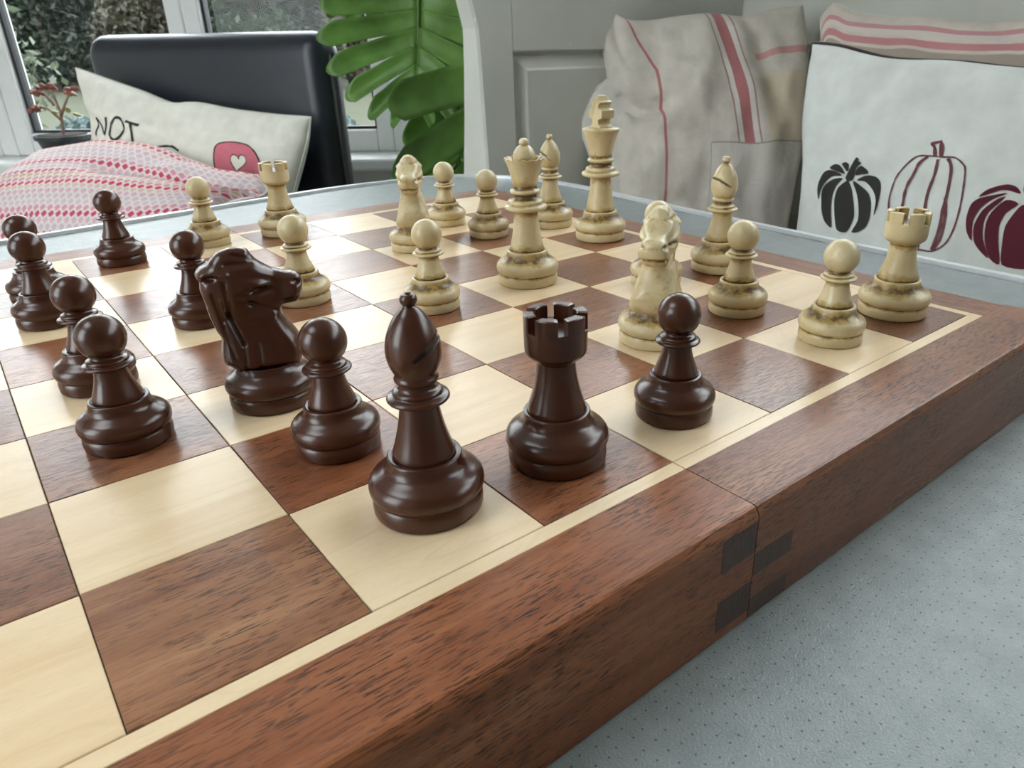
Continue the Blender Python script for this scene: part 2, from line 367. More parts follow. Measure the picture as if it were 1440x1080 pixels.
def wall_run(side, A, B, zlo, zhi, mulls, thick=0.12, sill=None):
    """wall A->B (inside face on the line) with a strip of windows between zlo and zhi"""
    A = V(A); B = V(B); d = (B - A); L = d.length; d.normalize()
    cen = V((0.2, 0.6, 0)); nrm = V((d.y, -d.x, 0))
    if (cen - A).dot(nrm) > 0: nrm = -nrm          # points outwards
    M = Matrix(((d.x, nrm.x, 0, A.x), (d.y, nrm.y, 0, A.y), (0, 0, 1, 0), (0, 0, 0, 1)))
    o = box('wall_' + side, (0, 0, 0), (L, thick, zlo), 'wall_paint', M=M); tag(o, kind='structure')
    o = box('wall_' + side, (0, 0, zhi), (L, thick, CEIL), 'wall_paint', M=M); tag(o, kind='structure')
    for i, (m0, m1) in enumerate(zip(mulls, mulls[1:])):
        win_n[0] += 1
        r = empty('window_%d' % win_n[0], M @ V(((m0 + m1) / 2, 0.05, zlo))); tag(r, kind='structure')
        T = Matrix.Translation(-V(r.location)) @ M
        fwid = 0.05
        bm = bmesh.new()
        for lo, hi in (((m0, 0.0, zlo), (m0 + fwid, 0.07, zhi)), ((m1 - fwid, 0.0, zlo), (m1, 0.07, zhi)), ((m0 + fwid, 0.0, zlo), (m1 - fwid, 0.07, zlo + 0.065)), ((m0 + fwid, 0.0, zhi - 0.06), (m1 - fwid, 0.07, zhi))):
            bm_box(bm, lo, hi, 0.006, 2, T)
        from_bm('window_frame', bm, 'white_upvc', r)
        bm = bmesh.new(); g_ = 0.008
        a0, a1, b0, b1 = m0 + fwid, m1 - fwid, zlo + 0.065, zhi - 0.06
        for lo, hi in (((a0, 0.02, b0), (a0 + g_, 0.05, b1)), ((a1 - g_, 0.02, b0), (a1, 0.05, b1)), ((a0 + g_, 0.02, b0), (a1 - g_, 0.05, b0 + g_)), ((a0 + g_, 0.02, b1 - g_), (a1 - g_, 0.05, b1))):
            bm_box(bm, lo, hi, 0, 1, T)
        from_bm('window_seal', bm, 'rubber_seal', r)
        box('glass_pane', (a0, 0.032, b0), (a1, 0.036, b1), 'window_glass', r, M=T)
    if sill:
        o = box('trim_%d' % win_n[0], (0, -sill, zlo - 0.035), (L, 0.0, zlo), 'white_upvc', M=M, bev=0.008); tag(o, kind='structure')
    return M
# window wall faced by the camera: glass line 2.35 m away
WA = wpt(-4.34, 2.35, 0); WB = wpt(-0.065, 2.35, 0)
WA.z = WB.z = 0
ml = [-4.34, -3.70, -3.18, -2.66, -2.14, -1.66, -1.072, -0.50, -0.065]
ml = [a + 4.34 for a in ml]
wall_run('back', WA, WB, 0.62, 2.30, ml, sill=0.16)
wall_run('right', corner, p_br, 1.32, 2.30, [0.0, 0.70, 1.40, 2.10, 2.81, 3.517])
o = box('wall_front', (-1.8, -1.92, 0), (1.5, -1.8, CEIL), 'low_bounce_wall'); tag(o, kind='structure')
o = box('wall_left', (-1.92, -1.8, 0), (-1.8, -0.1, CEIL), 'house_wall'); tag(o, kind='structure')
o = box('wall_left', (-1.92, 1.0, 0), (-1.8, 4.43, CEIL), 'house_wall'); tag(o, kind='structure')
wall_run('left', (-1.8, -0.1, 0), (-1.8, 1.0, 0), 0.20, 2.40, [0.0, 1.1])

# ------------------------------------------------------------------ garden outside
GZ = 0.22
inn = [(1.6, 1.79), (-1.9, 4.60), (-1.9, -1.9), (1.6, -1.9)]; outr = [(80, 80), (-60, 80), (-60, -60), (80, -60)]
gp = pyd('lawn', [(x, y, GZ) for x, y in inn + outr] + [(x, y, -0.1) for x, y in inn], [(i, (i + 1) % 4, 4 + (i + 1) % 4, 4 + i) for i in range(4)] + [(i, (i + 1) % 4, 8 + (i + 1) % 4, 8 + i) for i in range(4)], 'lawn', smooth=False)
tag(gp, kind='structure')
def leaf_cloud(name, mat, parent, fn, count, size, seed, up=0.3):
    rnd = random.Random(seed); vs = []; fs = []
    for _ in range(count):
        p = fn(rnd)
        d = V((rnd.gauss(0, 1), rnd.gauss(0, 1), rnd.gauss(0, 1) + up)).normalized(); a = d.orthogonal().normalized()
        a.rotate(Matrix.Rotation(rnd.uniform(0, 6.28), 3, d)); b = d.cross(a); s = size * rnd.uniform(0.6, 1.4)
        i = len(vs)
        vs += [p - a * s, p + b * s * 0.5 + d * s * .1, p + a * s, p - b * s * 0.5 + d * s * .1]; fs.append((i, i + 1, i + 2, i + 3))
    return pyd(name, vs, fs, mat, parent, smooth=False)
def tree(a, depth, h, rad, mat, label, cat='tree', count=11000, size=0.068, group=None, name='garden_tree', seed=1):
    base = wpt(a, depth, GZ); r = empty(name, base); tag(r, label, cat, group)
    rn0 = random.Random(seed)
    blobs = [V((rn0.uniform(-.5, .5) * rad, rn0.uniform(-.5, .5) * rad, h * (.10 + .85 * rn0.random() ** 1.5))) for _ in range(18)]
    def f(rn):
        c = rn.choice(blobs); d = V((rn.gauss(0, 1), rn.gauss(0, 1), rn.gauss(0, 1))).normalized() * rad * 0.55 * rn.random() ** 0.4
        p = c + d; p.z = abs(p.z - .05) + .05; return p
    leaf_cloud('foliage', mat, r, f, count, size, seed)['kind'] = 'stuff'
    bm = bmesh.new(); tube(bm, [(0, 0, 0), (0.03, 0.02, h * .4), (0, 0.05, h * .8)], [rad * .10, rad * .07, rad * .02], 8)
    from_bm('trunk', bm, 'bark', r, True)
    return r
tree(-13.4, 15.0, 4.2, 0.90, 'leaf_mid', 'mid green garden tree at the outer end of the front tree row', seed=1)
tree(-11.5, 15.0, 4.2, 0.90, 'leaf_dark', 'dark evergreen standing behind the silvery shrub', seed=2)
tree(-9.5, 15.0, 4.2, 0.90, 'leaf_dark', 'dark evergreen in the gap between silvery shrub and leather chair', seed=3)
tree(-7.6, 15.0, 4.2, 0.90, 'leaf_tan', 'tan autumn coloured tree beside the window mullion', seed=4)
tree(-5.6, 15.0, 4.2, 0.90, 'leaf_mid', 'olive green tree showing over the top of the leather chair', seed=5)
tree(-3.7, 15.0, 4.2, 0.90, 'leaf_tan', 'loose brownish tree between leather chair and monstera', seed=6)
tree(-1.7, 15.0, 4.2, 0.90, 'leaf_dark', 'dark evergreen glimpsed through the monstera leaves', seed=7)
tree(0.2, 15.0, 4.2, 0.90, 'leaf_dark', 'dark evergreen hidden mostly by the painted settle', seed=8)
for k in range(9):
    tree(-16.0 + k * 2.15, 18.0 + 2.6 * (k % 2), 4.8, 1.30, 'leaf_dark', 'dark backing evergreen of the rear tree row outside the window', group='rear row of evergreens', seed=20 + k)
hedge = empty('garden_hedge', wpt(-8.0, 24.0, GZ)); tag(hedge, 'long dark clipped hedge closing the garden behind the tree rows', 'hedge')
HM = Matrix(((RT.x, FW.x, 0, 0), (RT.y, FW.y, 0, 0), (0, 0, 1, 0), (0, 0, 0, 1)))
box('hedge_core', (-16, -.4, 0), (16, .4, 3.0), 'leaf_dark', hedge, M=HM)
leaf_cloud('foliage', 'leaf_dark', hedge, lambda rn: HM @ V((rn.uniform(-16, 16), rn.uniform(-.55, -.40), rn.uniform(0, 3.15))), 9000, 0.13, 77)['kind'] = 'stuff'
tree(-2.66, 3.75, 0.90, 0.27, 'leaf_pale', 'pale silvery shrub growing close outside the window', 'shrub', 1400, 0.024, name='silver_shrub', seed=31)
for i in range(14):
    a = -3.9 + (i % 7) * 0.50 + (0.25 if i > 6 else 0); dp = 5.0 + (0.9 if i > 6 else 0) + random.uniform(-.1, .1)
    r = empty('cabbage_plant', wpt(a, dp, GZ)); tag(r, 'blue green leafy plant in the flower bed outside the window', 'plant', 'blue green plants in the garden bed')
    def f(rn):
        d = V((rn.gauss(0, 1), rn.gauss(0, 1), abs(rn.gauss(0, 1)))).normalized() * 0.17 * rn.random() ** 0.5
        return d + V((0, 0, 0.08))
    leaf_cloud('foliage', 'leaf_blue', r, f, 260, 0.035, 40 + i, 0.8)['kind'] = 'stuff'
    bm = bmesh.new(); tube(bm, [(0, 0, 0), (0, 0, 0.14)], 0.02, 6); from_bm('stem', bm, 'jade_stem', r, True)

# ------------------------------------------------------------------ table
tb_pts = [(0.085, 0.766), (0.188, 0.781), (0.39, 0.812), (0.47, 0.820), (0.56, 0.815), (0.62, 0.800), (0.665, 0.760), (0.695, 0.70), (0.706, 0.61), (0.701, 0.507),
          (0.695, 0.412), (0.690, 0.276), (0.687, 0.199), (0.685, 0.05), (0.682, -0.25), (0.66, -0.36), (0.60, -0.42), (0.50, -0.44), (0.0, -0.47), (-0.40, -0.45), (-0.50, -0.40), (-0.54, -0.30),
          (-0.55, 0.15), (-0.53, 0.55), (-0.49, 0.65), (-0.40, 0.70), (-0.2, 0.73)]
ctrl = [V((x, y, 0)) for x, y in tb_pts]
outl = []
nP = len(ctrl)
for i in range(nP):
    p0, p1, p2, p3 = ctrl[i - 1], ctrl[i], ctrl[(i + 1) % nP], ctrl[(i + 2) % nP]
    for k in range(6):
        t = k / 6
        outl.append(0.5 * ((2 * p1) + (p2 - p0) * t + (2 * p0 - 5 * p1 + 4 * p2 - p3) * t * t + (3 * p1 - p0 - 3 * p2 + p3) * t ** 3))
nO = len(outl)
tcen = V((0.08, 0.17, 0))
def offs(d):
    r = []
    for i, p in enumerate(outl):
        t = (outl[(i + 1) % nO] - outl[i - 1]).normalized(); nn = V((t.y, -t.x, 0))
        if nn.dot(p - tcen) < 0: nn = -nn
        r.append(p + nn * d)
    return r
table = empty('kitchen_table', (tcen.x, tcen.y, 0)); tag(table, 'grey white speckled laminate table with pale metal edge under the chessboard', 'table')
def ring_solid(name, o_in, o_out, zb, zt, mat):
    A, B = offs(o_in), offs(o_out); vs = []; fs = []
    for p, q in zip(A, B): vs += [p - tcen + V((0, 0, zb)), p - tcen + V((0, 0, zt)), q - tcen + V((0, 0, zt)), q - tcen + V((0, 0, zb))]
    for i in range(nO):
        j = (i + 1) % nO
        for k in range(4): fs.append((i * 4 + k, i * 4 + (k + 1) % 4, j * 4 + (k + 1) % 4, j * 4 + k))
    return pyd(name, vs, fs, mat, table, smooth=False)
A = offs(-0.0070)
vs = [p - tcen + V((0, 0, TABLE_Z)) for p in A] + [p - tcen + V((0, 0, TABLE_Z - 0.028)) for p in A]
pyd('table_top', vs, [tuple(range(nO)), tuple(range(2 * nO - 1, nO - 1, -1))] + [(i, (i + 1) % nO, nO + (i + 1) % nO, nO + i) for i in range(nO)], 'laminate', table, smooth=False)
ring_solid('edge_groove', -0.0072, -0.0056, TABLE_Z - 0.028, TABLE_Z - 0.0008, 'trim_groove')
ring_solid('edge_trim', -0.0056, 0.0014, TABLE_Z - 0.030, TABLE_Z + 0.0034, 'trim_metal')
for x, y in ((0.58, 0.68), (0.58, -0.33), (-0.42, -0.33), (-0.42, 0.58)):
    bm = bmesh.new(); tube(bm, [(x - tcen.x, y - tcen.y, 0), (x - tcen.x, y - tcen.y, TABLE_Z - 0.028)], 0.022, 16)
    from_bm('leg', bm, 'trim_metal', table, True)

# ------------------------------------------------------------------ chessboard
board = empty('chessboard', (4 * S, 4 * S, TABLE_Z)); tag(board, 'folding wooden chessboard with reddish brown and maple squares on the table', 'chessboard')
def bq(x, y, z): return ((x - 4) * S, (y - 4) * S, BOARD_H + z * S)
def bbox(name, x0, x1, y0, y1, z0, z1, mat, bev=0.0): return box(name, bq(x0, y0, z0), bq(x1, y1, z1), mat, board, bev * S, 1)
for x0, x1 in ((-0.1, 3.996), (4.004, 8.1)): bbox('board_core', x0, x1, -0.1, 8.1, -0.78, -0.012, 'joint_dark')
tiles = {}
for i in range(8):
    for j in range(8):
        k = 'dark' if (i + j) % 2 else 'light'
        if k not in tiles:
            bm = bmesh.new(); g_ = 0.0028
            bm_box(bm, (-(0.5 - g_) * S, -(0.5 - g_) * S, -0.06 * S), ((0.5 - g_) * S, (0.5 - g_) * S, 0), 0.004 * S, 1)
            o = from_bm(k + '_square', bm, 'sapele_x' if k == 'dark' else 'maple_x', board); tiles[k] = o.data
        else:
            o = bpy.data.objects.new(k + '_square', tiles[k]); col.objects.link(o); o.parent = board
        o.location = bq(i + 0.5, j + 0.5, 0)
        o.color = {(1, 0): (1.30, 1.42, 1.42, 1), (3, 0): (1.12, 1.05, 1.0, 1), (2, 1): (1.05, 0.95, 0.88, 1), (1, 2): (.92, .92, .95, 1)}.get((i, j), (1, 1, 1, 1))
        if (i * 3 + j * 5) % 4 > 1: o.rotation_euler.z = math.pi
for x0, x1 in ((-0.105, 3.997), (4.003, 8.105)):
    bbox('inlay_strip', x0, x1, -0.105, -0.003, -0.06, 0.0, 'maple_x', 0.003)
    bbox('inlay_strip', x0, x1, 8.003, 8.105, -0.06, 0.0, 'maple_x', 0.003)
bbox('inlay_strip', 8.003, 8.105, -0.003, 8.003, -0.06, 0.0, 'maple_y', 0.003)
bbox('inlay_strip', -0.105, -0.003, -0.003, 8.003, -0.06, 0.0, 'maple_y', 0.003)
def rail(x0, x1, yo, yi, name='frame_rail'):
    """rail along x, outer face at yo with a chamfered top edge"""
    sgn = 1 if yi > yo else -1
    prof = [(yi, -0.80), (yi, 0.0), (yo + sgn * 0.045, 0.0), (yo + sgn * 0.028, -0.006), (yo + sgn * 0.004, -0.045), (yo, -0.06), (yo, -0.785), (yo + sgn * 0.012, -0.80)]
    vs = [bq(x, y, z) for x in (x0, x1) for y, z in prof]; k = len(prof)
    fs = [tuple(range(k)), tuple(range(2 * k - 1, k - 1, -1))] + [(i, (i + 1) % k, k + (i + 1) % k, k + i) for i in range(k)]
    return pyd(name, vs, fs, 'sapele_rail', board, smooth=False)
rail(-0.60, 3.9965, -0.645, -0.107); rail(4.0035, 8.59, -0.645, -0.107)
rail(-0.60, 3.9965, 8.62, 8.107); rail(4.0035, 8.59, 8.62, 8.107)
def rail_y(xo, xi):
    sgn = 1 if xi > xo else -1
    prof = [(xi, -0.80), (xi, 0.0), (xo + sgn * 0.04, 0.0), (xo, -0.04), (xo, -0.80)]
    vs = [bq(x, y, z) for y in (-0.105, 8.105) for x, z in prof]; k = len(prof)
    pyd('frame_rail', vs, [tuple(range(k)), tuple(range(2 * k - 1, k - 1, -1))] + [(i, (i + 1) % k, k + (i + 1) % k, k + i) for i in range(k)], 'sapele_rail_y', board, smooth=False)
rail_y(8.59, 8.107); rail_y(-0.60, -0.107)
for x0, x1, z0, z1 in ((3.70, 3.9955, -0.30, -0.085), (4.0045, 4.375, -0.475, -0.315), (3.70, 3.9955, -0.72, -0.50), (4.0045, 4.375, -0.78, -0.645)):
    bbox('finger_joint', x0, x1, -0.6465, -0.60, z0, z1, 'sapele_end')['label'] = 'dark end grain finger joint'

# ------------------------------------------------------------------ chess pieces
def chaikin(P, it=1):
    for _ in range(it):
        Q = [P[0]]
        for a, b in zip(P, P[1:]):
            Q.append(tuple(a[k] * .78 + b[k] * .22 for k in range(3))); Q.append(tuple(a[k] * .22 + b[k] * .78 for k in range(3)))
        Q.append(P[-1]); P = Q
    return P
def lathe_mesh(name, prof, mat, seg=44, scallop=None):
    """prof: (r, z[, patina]) in squares, bottom to top; closed on the axis"""
    P = [(p[0], p[1], p[2] if len(p) > 2 else 0.0) for p in prof]
    P = chaikin(P)
    vs = []; pa = []; fs = []
    for i, (r, z, q) in enumerate(P):
        for k in range(seg):
            t = 2 * math.pi * k / seg; zz = z
            if scallop and z > scallop[0]: zz = z + scallop[1] * (abs(math.cos(t * scallop[2] / 2)) - 0.5)
            vs.append((r * S * math.cos(t), r * S * math.sin(t), zz * S)); pa.append(q)
    nP = len(P)
    for i in range(nP - 1):
        for k in range(seg):
            a = i * seg + k; b = i * seg + (k + 1) % seg; fs.append((a, b, b + seg, a + seg))
    vs.append((0, 0, P[0][1] * S)); pa.append(P[0][2]); vs.append((0, 0, P[-1][1] * S)); pa.append(P[-1][2])
    for k in range(seg):
        fs.append((len(vs) - 2, (k + 1) % seg, k)); fs.append((len(vs) - 1, (nP - 1) * seg + k, (nP - 1) * seg + (k + 1) % seg))
    me = bpy.data.meshes.new(name); me.from_pydata(vs, [], fs)
    bm = bmesh.new(); bm.from_mesh(me); bmesh.ops.recalc_face_normals(bm, faces=bm.faces); bm.to_mesh(me); bm.free()
    at = me.attributes.new('patina', 'FLOAT', 'POINT'); at.data.foreach_set('value', pa)
    me.polygons.foreach_set('use_smooth', [True] * len(me.polygons))
    me.materials.append(MAT[mat]); return me
def base_prof(r, k=1.0, ring=0.30):
    """weighted foot: flange, groove, torus and shoulder; r = flange radius, returns profile up to the shoulder ring"""
    e = r - 0.265
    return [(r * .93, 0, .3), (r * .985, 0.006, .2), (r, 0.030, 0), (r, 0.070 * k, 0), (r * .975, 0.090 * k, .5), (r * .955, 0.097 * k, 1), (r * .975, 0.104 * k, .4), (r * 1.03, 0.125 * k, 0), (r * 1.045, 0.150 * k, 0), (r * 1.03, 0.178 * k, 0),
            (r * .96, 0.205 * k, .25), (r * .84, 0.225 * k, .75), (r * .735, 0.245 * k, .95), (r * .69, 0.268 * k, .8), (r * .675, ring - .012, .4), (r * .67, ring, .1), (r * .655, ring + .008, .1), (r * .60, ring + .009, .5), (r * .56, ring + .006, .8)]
def sphere_prof(c, r, z_from, n=14):
    t0 = math.asin(max(-1, min(1, (z_from - c) / r))); out = []
    for i in range(n + 1):
        t = t0 + (math.pi / 2 - t0) * i / n
        out.append((max(0.0005, r * math.cos(t)), c + r * math.sin(t), 0.55 * max(0, 1 - i / 2.0)))
    return out
def pawn_parts():
    return [('base', base_prof(.265, 1, .300), {}),
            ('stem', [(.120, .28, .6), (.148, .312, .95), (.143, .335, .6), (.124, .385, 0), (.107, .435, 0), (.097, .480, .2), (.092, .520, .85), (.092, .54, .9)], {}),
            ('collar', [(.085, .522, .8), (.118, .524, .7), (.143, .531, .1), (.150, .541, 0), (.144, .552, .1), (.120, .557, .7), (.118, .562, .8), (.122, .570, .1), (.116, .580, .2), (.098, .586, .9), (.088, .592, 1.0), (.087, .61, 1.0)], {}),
            ('head', sphere_prof(.717, .144, .600), {})]
def bishop_head():
    return [(.09, .755, .5), (.108, .760, .3), (.116, .772, 0), (.116, .785, 0), (.107, .797, .6), (.112, .812, .5), (.130, .850, 0), (.141, .895, 0), (.143, .935, 0), (.137, .985, 0), (.122, 1.035, 0), (.097, 1.085, 0), (.068, 1.125, .2), (.042, 1.150, .6), (.030, 1.160, .9), (.028, 1.18, .9)]
def bishop_parts():
    return [('base', base_prof(.302, 1.08, .325), {}),
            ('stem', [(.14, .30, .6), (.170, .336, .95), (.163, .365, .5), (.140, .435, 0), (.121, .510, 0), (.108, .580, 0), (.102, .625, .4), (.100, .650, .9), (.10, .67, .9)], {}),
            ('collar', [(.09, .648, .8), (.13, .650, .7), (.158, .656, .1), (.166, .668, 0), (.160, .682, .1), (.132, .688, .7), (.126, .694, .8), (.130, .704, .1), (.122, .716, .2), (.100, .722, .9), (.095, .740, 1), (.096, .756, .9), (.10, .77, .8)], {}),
            ('head', bishop_head(), {}),
            ('finial', [(.020, 1.158, .9), (.026, 1.163, .8), (.038, 1.172, .4), (.044, 1.188, 0), (.043, 1.203, 0), (.035, 1.219, 0), (.022, 1.224, .2), (.012, 1.214, .6), (.001, 1.210, .8)], {})]
def queen_parts():
    return [('base', base_prof(.318, 1.15, .345), {}),
            ('stem', [(.16, .32, .6), (.182, .356, .95), (.176, .39, .4), (.157, .47, 0), (.140, .57, 0), (.128, .67, 0), (.122, .735, .5), (.122, .78, .9)], {}),
            ('collar', [(.11, .765, .9), (.17, .768, .6), (.212, .778, .1), (.224, .800, 0), (.214, .822, .1), (.185, .832, .7), (.183, .845, .4), (.182, .862, .1), (.170, .878, .4), (.130, .888, .95), (.118, .905, 1), (.122, .930, 1), (.150, .942, .3), (.161, .957, 0), (.154, .975, .1), (.132, .985, .8), (.124, 1.0, 1), (.122, 1.02, .9)], {}),
            ('crown', [(.10, 1.0, .9), (.126, 1.018, .7), (.132, 1.06, .2), (.148, 1.13, 0), (.172, 1.21, 0), (.200, 1.278, 0), (.206, 1.285, 0), (.190, 1.286, .3), (.165, 1.255, .8), (.12, 1.25, 1), (.05, 1.25, 1), (.001, 1.25, 1)], {'scallop': (1.262, .013, 15)}),
            ('dome', [(.09, 1.235, 1), (.108, 1.25, .9), (.116, 1.285, .3), (.110, 1.330, 0), (.090, 1.372, 0), (.060, 1.402, .2), (.030, 1.415, .7), (.02, 1.425, .8)], {}),
            ('finial', [(.02, 1.405, .8), (.040, 1.413, .5), (.050, 1.432, 0), (.044, 1.458, 0), (.026, 1.475, 0), (.001, 1.481, 0)], {})]
def king_parts():
    return [('base', base_prof(.321, 1.18, .355), {}),
            ('stem', [(.17, .33, .6), (.190, .366, .95), (.184, .40, .4), (.166, .49, 0), (.149, .59, 0), (.136, .69, 0), (.130, .765, .5), (.130, .80, .9)], {}),
            ('collar', [(.12, .790, .9), (.19, .793, .6), (.233, .804, .1), (.246, .826, 0), (.236, .850, .1), (.204, .862, .7), (.194, .872, .4), (.193, .892, .1), (.182, .910, .4), (.148, .920, .95), (.137, .940, 1), (.140, .965, 1), (.162, .976, .3), (.171, .992, 0), (.164, 1.010, .1), (.146, 1.020, .8), (.141, 1.04, .9)], {}),
            ('crown', [(.12, 1.03, .9), (.143, 1.042, .8), (.148, 1.075, .2), (.162, 1.15, 0), (.184, 1.235, 0), (.212, 1.315, 0), (.229, 1.345, 0), (.235, 1.362, 0), (.226, 1.377, 0), (.19, 1.384, .3), (.10, 1.388, .7), (.001, 1.388, .8)], {})]
def rook_parts():
    return [('base', base_prof(.303, 1.08, .325), {}),
            ('stem', [(.15, .30, .6), (.182, .336, .95), (.174, .365, .5), (.151, .43, 0), (.133, .50, 0), (.121, .57, 0), (.115, .625, .4), (.114, .66, .9)], {}),
            ('head', [(.10, .64, .9), (.116, .648, .9), (.122, .660, .8), (.140, .672, .4), (.165, .690, .2), (.178, .705, 0), (.183, .72, 0), (.184, .76, 0), (.185, .850, 0), (.183, .853, .3), (.06, .853, 1), (.001, .853, 1)], {})]
def merlon_mesh(mat, i):
    a0 = i * math.pi / 3 + 0.155; a1 = (i + 1) * math.pi / 3 - 0.155; ri, ro = .122, .185
    vs = []; fs = []; k = 6
    for j in range(k + 1):
        t = a0 + (a1 - a0) * j / k; c, s = math.cos(t), math.sin(t)
        prof = [(ri, .84), (ri, .942), (ri + .006, .948), (ro - .006, .948), (ro, .942), (ro, .84)]
        if j in (0, k): prof = [(ri, .84), (ri, .939), (ri + .006, .944), (ro - .006, .944), (ro, .939), (ro, .84)]
        vs += [(r * S * c, r * S * s, z * S) for r, z in prof]
    for j in range(k):
        for q in range(6): fs.append((j * 6 + q, j * 6 + (q + 1) % 6, (j + 1) * 6 + (q + 1) % 6, (j + 1) * 6 + q))
    fs += [tuple(range(6)), tuple(range(k * 6 + 5, k * 6 - 1, -1))]
    me = bpy.data.meshes.new('merlon'); me.from_pydata(vs, [], fs)
    bm = bmesh.new(); bm.from_mesh(me); bmesh.ops.recalc_face_normals(bm, faces=bm.faces); bm.to_mesh(me); bm.free()
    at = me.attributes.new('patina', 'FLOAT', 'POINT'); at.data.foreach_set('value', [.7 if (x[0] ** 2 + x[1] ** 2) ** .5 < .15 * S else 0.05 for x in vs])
    me.materials.append(MAT[mat]); return me
def cross_mesh(mat):
    sil = [(-.112, 1.375), (-.112, 1.398), (-.066, 1.425), (-.062, 1.478), (-.136, 1.500), (-.142, 1.590), (-.064, 1.610), (-.062, 1.648), (-.096, 1.668), (-.096, 1.682), (-.052, 1.694), (-.032, 1.748), (-.018, 1.757)]
    sil = sil + [(-a, z) for a, z in reversed(sil)]
    def th(z): return .095 if z < 1.69 else .095 - (z - 1.69) * .75
    vs = [(a * S, -th(z) * S, z * S) for a, z in sil] + [(a * S, th(z) * S, z * S) for a, z in sil]; k = len(sil)
    fs = [tuple(range(k)), tuple(range(2 * k - 1, k - 1, -1))] + [(i, (i + 1) % k, k + (i + 1) % k, k + i) for i in range(k)]
    me = bpy.data.meshes.new('cross'); me.from_pydata(vs, [], fs)
    bm = bmesh.new(); bm.from_mesh(me); bmesh.ops.recalc_face_normals(bm, faces=bm.faces)
    bmesh.ops.bevel(bm, geom=list(bm.edges), offset=.007 * S, segments=2, profile=.5, affect='EDGES'); bm.to_mesh(me); bm.free()
    at = me.attributes.new('patina', 'FLOAT', 'POINT')
    at.data.foreach_set('value', [.12 for v in me.vertices])
    me.materials.append(MAT[mat]); return me
def slit_head(me, mat):
    """saw the bishop's slanting notch into the mitre"""
    o = bpy.data.objects.new('t', me); col.objects.link(o)
    bm = bmesh.new()
    M = Matrix.Translation(V((.105 * S, 0, .985 * S))) @ Matrix.Rotation(math.radians(-36), 4, 'Y')
    bm_box(bm, (-.125 * S, -.3 * S, -.0115 * S), (.3 * S, .3 * S, .0115 * S), 0, 1, M)
    c = from_bm('c', bm, 'slit_dark')
    md = o.modifiers.new('b', 'BOOLEAN'); md.object = c; md.operation = 'DIFFERENCE'; md.solver = 'EXACT'
    dg = bpy.context.evaluated_depsgraph_get(); r = bpy.data.meshes.new_from_object(o.evaluated_get(dg), preserve_all_data_layers=True, depsgraph=dg)
    bpy.data.objects.remove(o); bpy.data.objects.remove(c)
    return r
KN = [(-0.345, 0.985), (-0.318, 1.020), (-0.258, 1.042), (-0.229, 1.079), (-0.18, 1.113), (-0.112, 1.129), (-0.039, 1.128), (0.003, 1.116), (0.022, 1.074), (0.050, 1.032), (0.101, 0.99), (0.156, 0.958), (0.214, 0.938), (0.275, 0.927), (0.311, 0.905), (0.324, 0.861), (0.314, 0.793), (0.291, 0.745), (0.265, 0.714), (0.216, 0.707), (0.177, 0.709), (0.15, 0.687), (0.152, 0.652), (0.187, 0.576), (0.232, 0.505), (0.256, 0.436), (0.252, 0.363), (0.236, 0.312), (0.205, 0.28),
      (-0.205, 0.28), (-0.225, 0.31), (-0.290, 0.355), (-0.288, 0.408), (-0.265, 0.517), (-0.29, 0.582), (-0.31, 0.671), (-0.322, 0.79), (-0.334, 0.875), (-0.325, 0.923), (-0.341, 0.949)]
KCACHE = []
